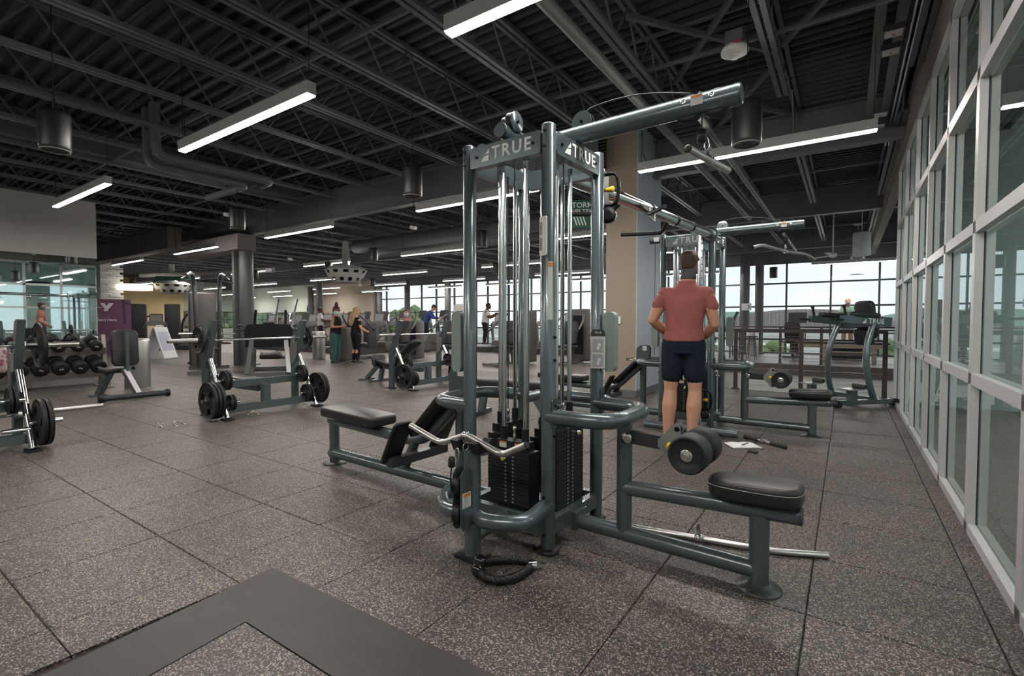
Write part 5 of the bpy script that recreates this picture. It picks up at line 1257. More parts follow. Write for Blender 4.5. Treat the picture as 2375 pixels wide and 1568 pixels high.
q = MB(); q.prism([(-.50, -.30), (.50, -.30), (.52, .12), (.45, .24), (.14, .25), (.10, .29), (-.10, .29), (-.14, .25), (-.45, .24), (-.52, .12)], (0, -.10, .92), (1, 0, 0), (0, -.22, 1), .05); q.build('foot_platform', RUBBER, t)
q = MB(); q.box((0, .22, .98), (.72, .50, .12)); q.build('sled', SHROUD, t)
q = MB().pad(rrect(.5, .46, .08, 3), 0, .10, .03, M4.Translation((0, .62, .34)) @ M4.Rotation(RD(10), 4, 'X')); q.build('seat', VINYL, t)
t = selector_machine(-14.75, 6.35, RD(70), 'tall weight machine with a grey cabinet touching the left side of the column', 2.0, True)
t = thing('angled_machine', 'silver plate machine with long angled levers in front of the brown hooded machines', 'gym machine', (-15.6, 9.3, 0), RD(50))
q = MB(); q.box((0, 0, .05), (.8, .1, .09)); q.box((0, .3, .05), (.1, 1.3, .09)); q.build('base_frame', SILV, t)
for s in (-1, 1):
    q = MB(); q.tube(bend([(s*.25, -.5, .9), (s*.27, .1, 1.45), (s*.30, .75, 2.0)], .2, 4), .035, 10); q.build('lever_arm', SILV, t)
    q = MB(); q.tube(bend([(s*.24, .0, .08), (s*.24, -.15, .8), (s*.26, .2, 1.5)], .2, 4), .035, 10); q.build('upright', SILV, t)
q = MB().pad(rrect(.44, .42, .08, 3), 0, .09, .03, M4.Translation((0, -.35, .5))); q.build('seat', VINYL, t)
for i, (x, y, rz, lab) in enumerate(((-26.6, 10.2, 70, 'black tall cable tower beside the person in the black shirt'), (-27.6, 9.2, 70, 'black and grey cable column against the yellow wall'))):
    selector_machine(x, y, RD(rz), lab, 2.05, False, SHROUD)
selector_machine(-12.9, 9.95, RD(15), 'small seated machine with a silver upright between the two standing women', 1.05)
selector_machine(-11.2, 10.6, RD(200), 'seated weight machine before the person in the pink hoodie', 1.25)
selector_machine(-9.55, 10.9, RD(180), 'white topped weight machine at the left edge of the near cable machine post', 1.75, True, mat('machine_cream', (.42, .42, .38), .5))
selector_machine(-7.9, 11.6, RD(170), 'dark weight machine seen between the front posts of the near cable machine', 1.55)
selector_machine(-6.6, 12.8, RD(180), 'dark machine seen behind the chrome rods of the near cable machine', 1.6)
selector_machine(-5.4, 13.0, RD(190), 'dark machine seen left of the tan pier', 1.65)
selector_machine(-15.6, 12.2, RD(160), 'weight machine behind the woman with long blond hair', 1.2, True, SHROUD)
# flat bench behind the near machine
t = thing('adjustable_bench', 'low padded bench on the floor behind the near cable machine', 'weight bench', (-3.55, 5.15, 0), RD(8))
q = MB().pad(rrect(1.15, .29, .05, 3), 0, .075, .025, M4.Translation((0, 0, .40))); q.build('bench_pad', VINYL, t)
q = MB(); q.box((0, 0, .36), (.9, .07, .07)); q.bar((-.42, 0, .04), (-.36, 0, .36), .08, .08); q.bar((.52, 0, .04), (.30, 0, .36), .08, .08); q.box((-.45, 0, .025), (.08, .55, .05)); q.box((.55, 0, .025), (.08, .55, .05)); q.build('bench_frame', FRAME, t)
# cardio rows
nm = ['first', 'second', 'third', 'fourth', 'fifth', 'sixth', 'seventh', 'eighth', 'ninth', 'tenth', 'eleventh', 'twelfth']
for k in range(8): treadmill(-23.3+1.12*k, 12.6, RD(8), '%s treadmill from the left in the front cardio row' % nm[k])
for k in range(10): elliptical(-25.5+1.25*k, 15.3, RD(4), '%s elliptical from the left in the middle cardio row' % nm[k])
for k in range(7): treadmill(-12.4+1.15*k, 16.6, RD(4), '%s treadmill from the left in the row behind the near cable machine' % nm[k])
for k in range(7): treadmill(-24+1.3*k, 18.6, 0, '%s treadmill from the left in the row nearest the windows' % nm[k])
for k in range(3): elliptical(-31+1.5*k, 12.5, RD(10), '%s elliptical before the pale green wall' % nm[k])
for k, (x, y) in enumerate(((-25.2, 8.9), (-24.4, 10.0))): treadmill(x, y, RD(60), ['left', 'right'][k]+' brown hooded treadmill beyond the white folding sign')
t = thing('blue_screen_stand', 'small blue screen on a thin stand beside the left windows', 'screen', (-24.6, 11.0, 0), RD(65))
q = MB(); q.cyl((0, 0, 0), (0, 0, 1.0), .025, 8); q.lathe((0, 0, 0), [(.22, 0), (.22, .02), (.03, .04)], n=16); q.build('stand', SHROUD, t)
q = MB(); q.box((0, 0, 1.15), (.72, .05, .42)); so = q.build('screen', SHROUD, t); q = MB(); q.box((0, -.028, 1.15), (.66, .005, .36)); q.build('display', mat('blue_screen', (.02, .12, .22), .3, emit=(.03, .22, .38), es=.5), so)
# ---- far side of the atrium
t = thing('treatment_table', 'long pale wooden bench table across the atrium behind the rails', 'table', (-.14, 17.9, 0), RD(0))
WOODP = mat('pale_wood', (.42, .35, .27), .55, noise=.12, nscale=10)
q = MB().pad(rrect(2.35, .75, .05, 3), .56, .62, .02); q.build('table_pad', mat('pad_dark', (.05, .055, .065), .5), t)
q = MB(); q.box((0, 0, .50), (2.2, .66, .13)); q.build('apron', WOODP, t)
for x in (-.42, .82):
    for y in (-.26, .26): q = MB(); q.box((x, y, .22), (.10, .09, .44)); q.build('leg', WOODP, t)
q = MB(); q.box((.1, 0, .30), (1.0, .06, .06)); q.build('stretcher', WOODP, t)
t = thing('recumbent_bike', 'black exercise bike with a high seat back across the atrium', 'exercise bike', (-1.45, 18.6, 0), RD(-5))
q = MB(); q.box((0, 0, .05), (.62, .08, .07)); q.box((0, .5, .05), (.12, 1.3, .08)); q.cyl((0, -.05, .08), (0, 0, .52), .05, 10); q.build('base_frame', SHROUD, t)
q = MB().pad(rrect(.42, .42, .08, 3), .52, .62, .03); q.build('seat', VINYL, t)
q = MB().pad(rrect(.60, .46, .12, 4), 0, .09, .03, M4.Translation((0, -.22, .92)) @ M4.Rotation(RD(90), 4, 'Z') @ M4.Rotation(RD(85), 4, 'Y')); q.build('back_pad', VINYL, t)
q = MB(); q.bar((0, .8, .1), (0, .75, 1.2), .08, .08); q.prism(rrect(.55, .36, .03, 2), (0, .74, 1.36), (1, 0, 0), (0, .2, 1), .05); q.build('console', SHROUD, t)
for s in (-1, 1): q = MB(); q.tube(bend([(s*.10, .2, .5), (s*.34, .0, .55), (s*.36, -.1, .98)], .08, 3), .018, 8); q.build('side_handle', SHROUD, t)
q = MB(); q.box((0, .45, .42), (.26, .5, .5)); q.build('flywheel_cover', SHROUD2, t)
t = thing('tall_desk', 'high desk with a tilted monitor across the atrium left of the column', 'desk', (-3.45, 18.2, 0), RD(0))
q = MB(); q.box((0, 0, 1.02), (1.1, .6, .04)); q.build('desk_top', mat('desk_pale', (.45, .47, .50), .5), t)
for x in (-.48, -.15, .18, .48):
    for y in (-.25, .25): q = MB(); q.box((x, y, .5), (.045, .045, 1.0)); q.build('leg', SHROUD, t)
q = MB(); q.prism(rrect(.34, .58, .02, 2), (.25, 0, 1.30), (0, 1, 0), (.45, 0, 1), .04); q.bar((.25, 0, 1.04), (.25, 0, 1.2), .05, .05); q.build('monitor', SHROUD, t)
q = MB(); q.tube([(-.3, 0, 1.04), (-.36, 0, 1.5), (-.5, 0, 1.75)], .015, 8); q.tube([(-.1, 0, 1.04), (-.14, 0, 1.5), (-.5, 0, 1.75)], .015, 8); q.tube([(-.14, 0, 1.5), (-.36, 0, 1.5)], .015, 8); q.build('frame_rack', SHROUD, t)
t = thing('stool', 'thin legged dark stool beside the tall desk across the atrium', 'stool', (-2.55, 17.6, 0))
q = MB(); q.lathe((0, 0, .72), [(.17, 0), (.18, .02), (.17, .04)], n=16); q.build('seat', SHROUD, t)
for a in range(4): q = MB(); q.cyl((.1*cos(a*pi/2+.7), .1*sin(a*pi/2+.7), .72), (.18*cos(a*pi/2+.7), .18*sin(a*pi/2+.7), 0), .013, 6); q.build('leg', SHROUD, t)
t = thing('notice', 'small white notice with a dark mark fixed on the atrium column', 'sign', (-3.12, 20.20, 1.78))
q = MB(); q.box((0, 0, 0), (.34, .012, .26)); so = q.build('sign_board', WPL, t); q = MB(); q.prism([(-.02, -.07), (.05, 0), (-.02, .07), (.02, .07), (.09, 0), (.02, -.07)], (.04, -.008, 0), (1, 0, 0), (0, 0, 1), .003); q.build('printed_mark', BOLT, so)
# ---- background people
GREEN = cloth('teal_leggings', (.045, .115, .11)); BLUEH = cloth('blue_hoodie', (.025, .045, .17)); PINKH = cloth('pink_hoodie', (.42, .22, .21)); WHT = cloth('white_shirt', (.50, .46, .46)); REDS = cloth('red_shirt', (.55, .03, .05)); ORG = cloth('orange_shirt', (.60, .20, .13)); GRN = cloth('pale_green_shirt', (.22, .34, .27)); PLUMP = cloth('plum_trousers', (.03, .015, .035)); MAUVE = cloth('mauve_headband', (.22, .10, .14))
G_ = 'people further back in the gym'
person('woman with a maroon hair bun and teal leggings wearing a pale face mask', (-12.35, 8.95, 0), RD(-70), stand(1.66, face=(.0, 1, -.25), ell=(-.22, .02, 1.12), elr=(.22, .0, 1.12), wrl=(-.06, .26, 1.16), wrr=(.08, .26, 1.14), curl=1.3), SK_TAN, (MAROON, 'bun'), BLK, GREEN, SHOE_D, MASKB, .013, 'f', 0, None, ('band', MAUVE), G_)
person('woman with long blond hair dressed in black seen from behind', (-11.90, 9.30, 0), RD(-8), stand(1.62, face=(.1, 1, -.2), ell=(-.21, .04, 1.12), elr=(.24, .05, 1.10), wrl=(-.05, .24, 1.10), wrr=(.22, .24, 1.02)), SK_FAIR, (BLOND, 'long'), BLK, BLK, SHOE_D, None, .013, 'f', .5, None, None, G_)
person('person in a blue hoodie leaning on a cardio machine before the windows', (-14.55, 14.9, .30), RD(-55), stand(1.70, head=(0, .36, 1.55), neck=(0, .27, 1.42), shl=(-.19, .20, 1.36), shr=(.19, .20, 1.36), face=(0, 1, -.7), ell=(-.25, .34, 1.12), elr=(.25, .34, 1.12), wrl=(-.22, .58, 1.12), wrr=(.22, .58, 1.12)), SK_TAN, (DKHAIR, 'short'), BLUEH, BLK, SHOE_D, None, .015, 'm', 1.9, None, None, G_)
person('person in a pink hoodie and pale mask seated behind the incline bench', (-12.1, 11.5, 0), RD(-140), stand(1.62, ell=(-.28, .05, 1.10), elr=(.28, .05, 1.10), wrl=(-.12, .22, 1.20), wrr=(.12, .22, 1.20)), SK_FAIR, (DKHAIR, 'short'), PINKH, BLK, SHOE_D, MASKB, .014, 'f', 1.9, None, ('hood', PINKH), G_)
person('person in a pale pink shirt on an elliptical behind the near machine rods', (-12.2, 15.9, .30), RD(-60), stand(1.70, head=(0, .16, 1.60), neck=(0, .08, 1.45), shl=(-.18, .06, 1.39), shr=(.18, .06, 1.39), ell=(-.26, .22, 1.12), elr=(.26, .22, 1.12), wrl=(-.25, .45, 1.25), wrr=(.25, .45, 1.25)), SK_DARK, (DKHAIR, 'short'), WHT, BLK, SHOE_D, None, .015, 'm', .6, None, None, G_)
person('person in a white shirt and plum shorts left of the woman with the hair bun', (-18.9, 12.9, .19), RD(-30), stand(1.66, ell=(-.24, .1, 1.15), elr=(.24, .1, 1.15), wrl=(-.2, .32, 1.14), wrr=(.2, .32, 1.14)), SK_DARK, (DKHAIR, 'short'), WHT, PLUMP, SHOE_D, None, .015, 'm', .6, None, None, G_)
person('person in a bright red shirt between the treadmills right of the column', (-22.9, 13.2, 0), RD(-60), stand(1.60, head=(0, .22, 1.42), neck=(0, .16, 1.28), shl=(-.17, .1, 1.22), shr=(.17, .1, 1.22), ell=(-.22, .25, 1.0), elr=(.22, .25, 1.0), wrl=(-.2, .48, 1.0), wrr=(.2, .48, 1.0)), SK_TAN, (DKHAIR, 'short'), REDS, BLK, SHOE_D, None, .015, 'f', .6, None, None, G_)
person('person in an orange shirt beside the blue screen', (-21.8, 9.55, 0), RD(-30), stand(1.52), SK_TAN, (DKHAIR, 'short'), ORG, BLK, SHOE_D, None, .015, 'f', .6, None, None, G_)
person('person in black reaching one arm to the cable tower by the yellow wall', (-27.9, 9.3, 0), RD(-55), stand(1.74, ell=(-.24, .12, 1.18), elr=(.20, .34, 1.42), wrl=(-.2, .36, 1.2), wrr=(.20, .62, 1.50)), SK_DARK, (DKHAIR, 'short'), BLK, BLK, SHOE_D, BLK, .015, 'm', .6, None, None, G_)
person('bald person in a pale green shirt and shorts on the far side of the atrium', (.02, 19.0, .42), RD(180), stand(1.55, ell=(-.26, .05, 1.12), elr=(.26, .05, 1.12), wrl=(-.14, .2, 1.02), wrr=(.14, .2, 1.02)), SK_FAIR, (BROWN, 'bald'), GRN, GRN, SHOE_D, WHT, .014, 'm', .6, .75, None, G_)
t = thing('platform_machine', 'low black step machine under the person across the atrium', 'gym machine', (.02, 19.0, 0))
q = MB(); q.box((0, 0, .21), (.8, .9, .40)); q.build('base_frame', SHROUD, t); q = MB(); q.box((0, .02, .41), (.7, .8, .012)); q.build('step_mat', RUBBER, t)
# tote bag and the arm that carries it at the left edge
person('person at the left edge of the photo holding a floral tote by its navy strap', (-8.72, .92, 0), RD(5), stand(1.66, ell=(-.24, .02, 1.14), elr=(.26, .10, 1.14), wrl=(-.24, .1, .88), wrr=(.30, .30, 1.02), curl=1.6), SK_FAIR, (BROWN, 'short'), PINKH, BLK, SHOE_D, None, .013, 'f', .5)
t = thing('tote_bag', 'floral tote bag with navy straps behind the bench at the left edge', 'bag', (-8.36, 1.30, .62), RD(20))
FLOR = mat('floral_cloth', (.50, .40, .40), .8)
nn = FLOR.node_tree; vv = nn.nodes.new('ShaderNodeTexVoronoi'); vv.inputs['Scale'].default_value = 16; gg = nn.nodes.new('ShaderNodeNewGeometry'); rr_ = nn.nodes.new('ShaderNodeValToRGB')
nn.links.new(gg.outputs['Position'], vv.inputs['Vector']); nn.links.new(vv.outputs['Distance'], rr_.inputs['Fac']); rr_.color_ramp.elements[0].position = .2; rr_.color_ramp.elements[0].color = (.28, .07, .10, 1); rr_.color_ramp.elements[1].position = .45; rr_.color_ramp.elements[1].color = (.52, .43, .43, 1); nn.links.new(rr_.outputs['Color'], nn.nodes['Principled BSDF'].inputs['Base Color'])
q = MB(); loft(q, [((0, 0, 0), (.20, 0, 0), (0, .07, 0)), ((0, 0, .05), (.24, 0, 0), (0, .09, 0)), ((0, 0, .22), (.25, 0, 0), (0, .08, 0)), ((0, 0, .31), (.24, 0, 0), (0, .05, 0))], 16); q.build('bag_body', FLOR, t)
for s in (-1, 1): q = MB(); q.tube(bend([(-.12, s*.04, .29), (-.09, s*.03, .52), (.09, s*.03, .52), (.12, s*.04, .29)], .08, 5), .010, 8); q.build('strap', mat('navy_strap', (.012, .018, .05), .7), t)
# ================================================================ things hanging from the ceiling
SPK = mat('speaker_black', (.014, .015, .017), .38, 0, .45)
def speaker(x, y, z, label, r=.115, h=.33):
    t = thing('pendant_speaker', label, 'speaker', (x, y, z), 0, 'black pendant speakers')
    q = MB(); q.lathe((0, 0, 0), [(r*.90, 0), (r*.97, .012), (r*.98, .03), (r, h*.9), (r*.94, h), (r*.3, h+.01)], n=22); b_ = q.build('speaker_body', SPK, t)
    q = MB(); q.lathe((0, 0, 0), [(r*.93, .002), (r*.93, -.004), (r*.80, -.006), (r*.80, .004)], n=22, close=False); q.build('trim_ring', mat('ring_grey', (.25, .25, .26), .4), b_)
    q = MB(); q.lathe((0, 0, .005), [(r*.80, 0), (r*.3, -.006), (.001, -.008)], n=18); q.build('grille', mat('grille_dark', (.03, .03, .032), .6), b_)
    q = MB(); q.tube(bend([(-.06, 0, h), (0, 0, h+.14), (.06, 0, h)], .02, 2), .004, 6); q.cyl((0, 0, h+.14), (0, 0, ZD+.02-z), .004, 6); q.build('hanger', CABLE, t)
    return t
SPL = [(-.70, 4.40, 2.66, 'black pendant speaker beside the end of the near boom and the fire detector'), (-5.75, 1.33, 2.72, 'large black pendant speaker at the far left of the ceiling'), (-4.25, 4.15, 2.70, 'black pendant speaker left of the near cable machine, under the joists'),
       (-8.15, 4.08, 2.72, 'black pendant speaker at the head of the thick column'), (-9.9, 8.3, 2.75, 'black pendant speaker right of the perforated white fixture'), (-6.2, 8.0, 2.75, 'black pendant speaker seen just left of the near machine posts'), (-13.3, 9.4, 2.75, 'black pendant speaker left of the perforated white fixture'), (-17.6, 9.4, 2.75, 'black pendant speaker above the tall bent machine arms'), (-16.8, 14, 2.75, 'black pendant speaker above the brown treadmills'), (-14.0, 17.0, 2.70, 'black pendant speaker against the windows left of a column'), (-4.9, 11.5, 2.75, 'black pendant speaker seen between the near machine rods'), (-1.95, 17.6, 2.62, 'black pendant speaker hanging before the atrium windows'), (-9.2, 12.6, 2.75, 'black pendant speaker behind the leftmost near post')]
for x, y, z, lab in SPL: speaker(x, y, z, lab)
# fire detector with red letters
t = thing('fire_detector', 'round white fire detector with red letters under the ceiling joist', 'detector', (-.88, 4.85, 3.62))
q = MB(); q.lathe((0, 0, 0), [(.06, .0), (.115, .02), (.118, .045), (.10, .075), (.06, .08)], n=24); q.build('detector_body', mat('detector_white', (.72, .72, .70), .45), t)
q = MB(); q.lathe((0, 0, 0), [(.03, -.028), (.042, -.02), (.045, .0)], n=16); q.build('sensor', MATS['detector_white'], t)
q = MB(); q.box((0, 0, .14), (.14, .14, .12)); q.build('junction_box', STEELP, t)
text('lettering', 'FIRE', .055, REDPRINT, t, (.020, -.106, .062), (.98, -.2, 0), (.06, .3, .95))
# long pipes and conduits
PIPEM = mat('pipe_grey', (.15, .155, .155), .5, .2)
def pipe(name, label, cat, pts, r, n=10, mt=None, rad=.1):
    o = MB().tube(bend(pts, rad, 5) if len(pts) > 2 else pts, r, n).build(name, mt or PIPEM); tag(o, label, cat); return o
pipe('drain_pipe', 'thick grey pipe running under the joists above the near cable machine', 'pipe', [(-1.90, -1.0, 3.60), (-1.90, 12.5, 3.60)], .055, 14)
pipe('sprinkler_pipe', 'thin grey sprinkler pipe running to the atrium beyond the straight bar', 'pipe', [(-1.30, 5.2, 3.35), (-1.30, 17, 3.35)], .035, 10)
pipe('insulated_duct', 'fat dark pipe with a rounded end under the left joists', 'pipe', [(-7.85, 2.85, 4.2), (-7.85, 2.85, 3.5), (-7.75, 4.45, 3.5), (-8.1, 4.45, 3.5)], .065, 14, STEELP, .18)
pipe('insulated_duct', 'second fat dark pipe beside the rounded duct under the left joists', 'pipe', [(-8.12, 2.85, 4.2), (-8.12, 2.85, 3.42), (-8.05, 4.2, 3.42), (-9.4, 4.2, 3.42)], .055, 14, STEELP, .16)
pipe('round_duct', 'large round dark duct behind the posts of the near cable machine', 'duct', [(-13.0, 10.2, 3.60), (-4.0, 10.2, 3.60)], .20, 20, STEELP)
pipe('round_duct', 'second large round dark duct behind the near cable machine', 'duct', [(-13.0, 11.0, 3.5), (-4.0, 11.0, 3.5)], .16, 20, STEELP)
pipe('pale_pipe', 'pale pipe above the yellow wall', 'pipe', [(-25.5, 8.6, 3.25), (-18.5, 10.6, 3.25)], .10, 14, mat('pale_pipe', (.30, .30, .32), .5))
o = MB(); o.box((-10.2, 3.2, 4.06), (.50, 6.4, .30)); tag(o.build('rect_duct', STEELP), 'dark rectangular duct lying between the left joists', 'duct')
o = MB(); o.box((-15.4, 7.05, 3.40), (3.6, .5, .42)); tag(o.build('soffit_box', mat('soffit_grey', (.20, .18, .175), .8)), 'grey boxed soffit left of the thick column head', 'duct')
o = MB(); o.box((-20.4, 6.2, 3.62), (9.0, .35, .62)); tag(o.build('soffit_box', MATS['soffit_grey']), 'long pale boxed soffit above the left pendant lights', 'duct')
for k, (x, lab) in enumerate(((.36, 'grey flat conduit tray along the glass wall, outer'), (.20, 'grey flat conduit tray along the glass wall, inner'))):
    o = MB(); o.box((x, 4.5, 3.98), (.085, 9.2, .04)); tag(o.build('conduit_tray', PIPEM), lab, 'conduit')
for x, lab in ((.47, 'shiny thin conduit above the glass wall, nearer the glass'), (.43, 'shiny thin conduit above the glass wall, nearer the trays')):
    pipe('conduit', lab, 'conduit', [(x, -1, 3.86), (x, 9.3, 3.86)], .012, 8, STEEL)
for k, (y, z) in enumerate(((5.65, 3.80), (6.02, 3.80), (7.75, 3.80), (8.2, 3.80), (3.6, 3.80))):
    t = thing('emergency_lamp', '%s small pale emergency lamp along the top of the glass wall' % nm[k], 'lamp', (.30, y, z), 0, 'small pale lamps above the glass wall')
    q = MB(); q.box((0, 0, .045), (.16, .13, .05)); q.build('lamp_body', FRAME2, t)
    q = MB(); q.box((0, 0, .012), (.13, .10, .018)); q.build('lens', mat('lens_pale', (.55, .52, .55), .3), t)
    q = MB(); q.lathe((0, 0, .002), [(.012, 0), (.006, -.004)], n=8); q.build('indicator', REDPRINT, t)
# white perforated hanging bowls
WFIX = mat('white_fixture', (.48, .49, .47), .5)
def bowl(x, y, z, label, r=.62):
    t = thing('hanging_bowl', label, 'ceiling fan unit', (x, y, z))
    n = 48; prof = [(r*.62, 0), (r*.72, .04), (r*.80, .14), (r*.84, .18), (r*.92, .28), (r*1.0, .36), (r*1.02, .38)]
    vs = []; fs = []
    for sh in (1.0, .965):
        for rr, h in prof: vs += [(rr*sh*cos(2*pi*j/n), rr*sh*sin(2*pi*j/n), h) for j in range(n)]
    m = len(prof)
    def hole(i, j): return (i == 1 and j % 4 in (0, 1)) or (i == 4 and j % 4 in (2, 3))
    for sd in (0, 1):
        for i in range(m-1):
            for j in range(n):
                if not hole(i, j):
                    o_ = sd*m*n; k = (j+1) % n; fs.append((o_+i*n+j, o_+i*n+k, o_+(i+1)*n+k, o_+(i+1)*n+j))
    q = MB(); q.add(vs, fs, True); q.build('perforated_bowl', WFIX, t)
    q = MB(); q.lathe((0, 0, -.01), [(.05, 0), (r*.55, .0), (r*.62, .03)], n=32); q.build('bottom_disc', WFIX, t)
    q = MB(); q.lathe((0, 0, .36), [(r*.98, 0), (r*.85, .10), (r*.55, .16), (.12, .18), (.10, .9)], n=32); q.build('top_cover', WFIX, t)
    q = MB(); q.lathe((0, 0, .05), [(r*.5, 0), (r*.6, .28)], n=24); q.build('inner_drum', SPK, t)
    return t
bowl(-12.75, 9.62, 2.42, 'white perforated bowl shaped ceiling unit right of the thick column')
bowl(-24.2, 9.3, 2.45, 'grey perforated bowl shaped ceiling unit before the yellow wall', .72)
t = thing('drum_light', 'glowing cream drum shaped lamp beside the white stone pillar', 'pendant light', (-24.2, 7.95, 2.52))
q = MB(); q.lathe((0, 0, 0), [(.56, 0), (.60, .02), (.60, .20), (.56, .23)], n=32); q.build('lamp_shade', mat('cream_glow', (.9, .8, .6), .5, emit=(1.0, .86, .62), es=2.2), t)
q = MB(); q.cyl((0, 0, .22), (0, 0, 1.7), .012, 6); q.build('rod', CABLE, t)
for k, (x, y, z, lab) in enumerate(((.27, 15.0, 2.86, 'larger white cylinder pendant lamp over the atrium'), (.24, 19.0, 2.72, 'smaller white cylinder pendant lamp before the atrium windows'))):
    t = thing('cylinder_lamp', lab, 'pendant light', (x, y, z))
    q = MB(); q.lathe((0, 0, 0), [(.185, 0), (.19, .01), (.19, .56), (.17, .58), (.02, .59)], n=26); q.build('lamp_shade', mat('lamp_white', (.55, .60, .62), .5), t)
    q = MB(); q.lathe((0, 0, .004), [(.17, 0), (.001, -.002)], n=22); q.build('diffuser', mat('lamp_diffuser', (1, .9, .75), .5, emit=(1, .88, .72), es=1.5), t)
    q = MB(); q.cyl((0, 0, .58), (0, 0, ZD+.02-z), .010, 6); q.lathe((0, 0, 4.26-z), [(.12, 0), (.12, .05)], n=16); q.build('suspension_rod', MATS['lamp_white'], t)
# hanging signs
GRS = mat('sign_green', (.015, .10, .055), .5)
t = thing('storm_sign', 'green hanging shelter sign with white letters seen through the near machine', 'sign', (-3.70, 7.45, 3.02), RD(28))
q = MB(); q.box((0, 0, 0), (.62, .02, .46)); sg = q.build('sign_board', GRS, t)
text('lettering', 'STORM', .125, WHITE, sg, (0, -.0115, .14), (1, 0, 0), (0, 0, 1), bold=.002); text('lettering', 'SHELTER', .10, WHITE, sg, (0, -.0115, .035), (1, 0, 0), (0, 0, 1), bold=.002)
q = MB()
for k in range(4): q.prism([(-.02-.05*k, .0), (.0-.05*k, .0), (.05-.05*k, -.14), (.03-.05*k, -.14)], (.05, -.0115, -.05), (1, 0, 0), (0, 0, 1), .002)
q.build('printed_mark', WHITE, sg)
q = MB()
for s in (-1, 1): q.cyl((s*.25, 0, .23), (s*.25, 0, .9), .004, 6)
q.build('hanger', CABLE, t)
t = thing('green_sign', 'small green hanging sign above the grey perforated bowl', 'sign', (-23.2, 9.0, 3.02), RD(60)); q = MB(); q.box((0, 0, 0), (1.3, .03, .16)); sg = q.build('sign_board', GRS, t)
q = MB()
for s in (-1, 1): q.cyl((s*.5, 0, .08), (s*.5, 0, .8), .004, 6)
q.build('hanger', CABLE, t)
for k, (x, y, z, lab) in enumerate(((-9.05, 4.35, 3.12, 'small white spotlight camera under the ducts left of the column'), (-6.75, 6.6, 3.0, 'small white camera hung right of the pendant light by the column'), (-12.6, 7.7, 2.95, 'small white camera left of a pendant light behind the column'))):
    t = thing('ceiling_camera', lab, 'camera', (x, y, z)); q = MB(); q.cyl((-.06, 0, 0), (.07, 0, -.03), .035, 10); q.build('camera_body', MATS['detector_white'], t); q = MB(); q.tube([(0, 0, .02), (.0, 0, .10), (0, .03, ZD+.02-z)], .008, 6); q.build('bracket', CABLE, t)
for k, (x, y, z, lab) in enumerate(((-19.5, 15.5, 3.0, 'white three bladed ceiling fan beside the left windows'), (-.35, 16.2, 3.05, 'white ceiling fan before the atrium windows'))):
    t = thing('ceiling_fan', lab, 'ceiling fan', (x, y, z)); q = MB(); q.lathe((0, 0, 0), [(.03, -.06), (.09, -.03), (.09, .05), (.03, .09)], n=16); q.cyl((0, 0, .08), (0, 0, 1.2), .018, 8); q.build('motor', MATS['detector_white'], t)
    for a in (0, 120, 240):
        q = MB(); u = V((cos(RD(a+20)), sin(RD(a+20)), 0)); q.prism([(.08, -.04), (.72, -.06), (.74, .05), (.08, .04)], (0, 0, 0), u, V((-u.y, u.x, .12)), .01); q.build('blade', MATS['detector_white'], t)
# lamps added inside the studio to brighten it behind the glass
for y in (-2.2, .8, 3.8, 6.8):
    t = thing('studio_fill_light', 'added fill lamp in the studio behind the glass wall, %s from its far end' % {6.8: 'first', 3.8: 'second', .8: 'third', -2.2: 'fourth'}[y], 'pendant light', (4.2, y, 3.055), 0, 'fill lamps added in the studio')
    for nm_, me in zip(('housing', 'diffuser', 'suspension_cable', 'suspension_cable', 'power_cord'), led_meshes): put(nm_, me, t)
# ================================================================ outside
GRD = mat('ground_pale', (.42, .43, .40), .9, noise=.2, nscale=.2)
struct('ground_outside', MB().box((-20, 220, -5.1), (700, 394, .2)), GRD)
struct('ground_outside_side', MB().box((60, 5, -5.1), (100, 30, .2)), GRD)
ROOFB = mat('arena_roof', (.30, .27, .27), .8, noise=.15, nscale=.8); ROOFG = mat('roof_teal', (.33, .50, .44), .7); BLDW = mat('building_white', (.62, .64, .62), .8)
def blocky(name, label, boxes, loc, roof=None, mt=BLDW, win=True):
    t = thing(name, label, 'building', loc)
    for (x, y, z, dx, dy, dz) in boxes:
        q = MB(); q.box((x, y, z+dz/2), (dx, dy, dz)); wv_ = q.build('wall', mt, t)
        if win:
            q = MB(); n = int(dx/6)
            for k in range(n):
                q = MB(); q.box((x-dx/2+3+k*6, y-dy/2-.05, z+dz*.55), (3.2, .15, dz*.28)); q.build('window', mat('far_window', (.16, .20, .22), .3), wv_)
    return t
t = thing('arena_building', 'large domed arena with a ribbed brown grey roof outside the far windows', 'building', (-11, 200, -5))
n = 30; vs = []; fs = []
W_, Hh, D_ = 23, 6.6, 24
for y in (-D_, D_):
    for i in range(n+1):
        a = pi*i/n; vs.append((W_*cos(a), y, 5.0+Hh*sin(a)*.78))
fs = [(i, i+1, n+1+i+1, n+1+i) for i in range(n)]+[tuple(range(n, -1, -1)), tuple(range(n+1, 2*n+2))]
q = MB(); q.add(vs, fs, False); q.build('roof', ROOFB, t)
for i in range(1, n):
    a = pi*i/n; q = MB(); q.bar((W_*cos(a), -D_-.3, 5.0), (W_*cos(a), -D_-.3, 5.0+Hh*sin(a)*.78), .5, .5); q.build('rib', ROOFB, t)
q = MB(); q.box((0, 0, 2.5), (2*W_-2, 2*D_-2, 5.2)); q.build('wall', BLDW, t)
t = thing('teal_roof_hall', 'low white hall with a pale teal roof behind the arena', 'building', (-34, 232, -5)); q = MB(); q.prism([(-24, 0), (24, 0), (20, 3.6), (8, 5.2), (-8, 5.2), (-20, 3.6)], (0, 0, 5), (1, 0, 0), (0, 0, 1), 40); q.build('roof', ROOFG, t); q = MB(); q.box((0, 0, 2.5), (46, 36, 5)); q.build('wall', BLDW, t)
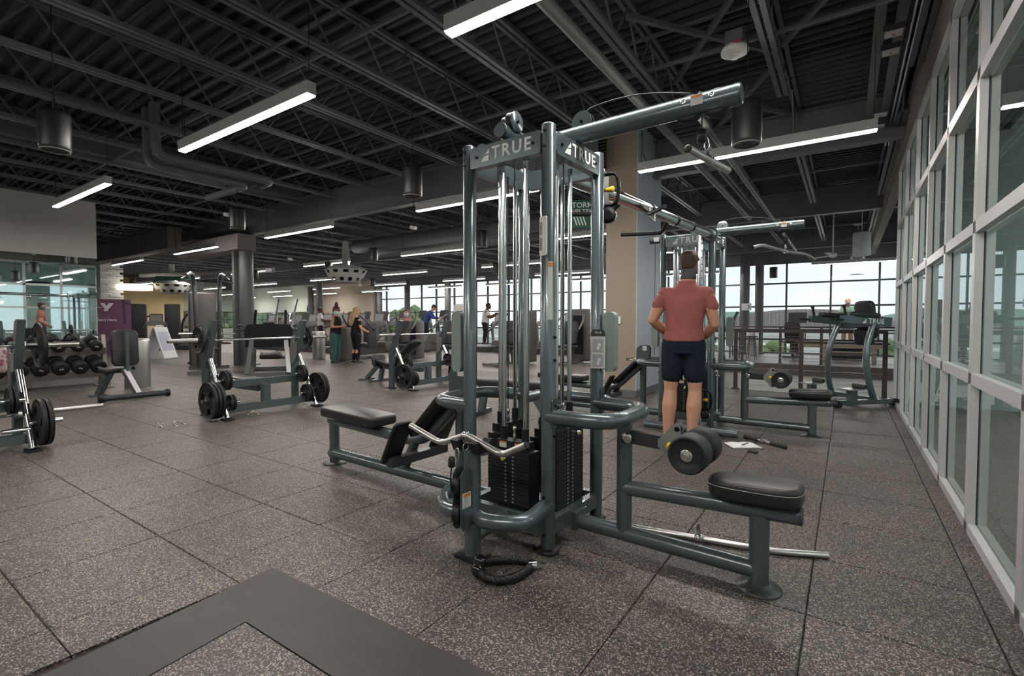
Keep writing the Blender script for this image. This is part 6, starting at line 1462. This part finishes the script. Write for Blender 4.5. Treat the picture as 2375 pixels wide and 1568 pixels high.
t = thing('teal_roof_hall', 'white building with a teal roof to the right of the arena', 'building', (22, 228, -5)); q = MB(); q.prism([(-15, 0), (15, 0), (13, 3.0), (0, 6.0), (-13, 3.0)], (0, 0, 5), (1, 0, 0), (0, 0, 1), 40); q.build('roof', ROOFG, t); q = MB(); q.box((0, 0, 2.5), (28, 36, 5)); q.build('wall', BLDW, t)
blocky('low_building', 'row of low white buildings in front of the domed arena', [(0, 0, 0, 60, 12, 3.4), (-20, -3, 3.4, 14, 8, 1.6)], (-4, 68, -5))
blocky('low_building', 'low white building outside, left of the arena', [(0, 0, 0, 44, 12, 3.6)], (-62, 74, -5))
LEAF = mat('leaf_green', (.17, .25, .10), .8, noise=.45, nscale=1.5); LEAF2 = mat('leaf_dark', (.12, .19, .09), .8, noise=.4, nscale=1.5); BARK = mat('bark', (.10, .07, .05), .9)
def tree(x, y, h, r, label, mt=LEAF, z=-5.0):
    t = thing('tree', label, 'tree', (x, y, z)); q = MB(); q.tube([(0, 0, 0), (.1, 0, h*.35), (0, .1, h*.7)], [.22, .17, .08], 8); q.build('trunk', BARK, t)
    q = MB(); rr = random.Random(int(x*7+y))
    for k in range(70):
        a = rr.uniform(0, 2*pi); el = rr.uniform(-.6, 1.5); d_ = r*rr.uniform(.55, 1.0)
        q.ball((d_*cos(a)*cos(el), d_*sin(a)*cos(el), h*.72+d_*sin(el)*.9), r*rr.uniform(.16, .30), 6)
    c = q.build('crown', mt, t); c['kind'] = 'stuff'
    return t
TR = [(-5.5, 52, 3.6, 1.8), (2.2, 50, 3.8, 1.9), (9, 55, 4.0, 2.0), (-14, 58, 4.2, 2.1), (-24, 50, 4.4, 2.2), (-55, 42, 8.5, 3.6), (-66, 45, 9.5, 4.2), (-76, 41, 9, 4), (-49, 47, 7.2, 3.2)]
for k, (x, y, h, r) in enumerate(TR): tree(x, y, h, r, '%s green tree from the left outside the windows' % nm[sorted(TR).index((x, y, h, r))], LEAF if k % 2 == 0 else LEAF2)
for k, (x, y) in enumerate(((-62, 18.5), (-66, 22), (-60, 26))): tree(x, y, 8, 3.6, ['large leafy tree outside the far left windows', 'dark leafy tree outside the far left windows', 'leafy tree outside at the corner of the pale green wall'][k], LEAF if k else LEAF2)
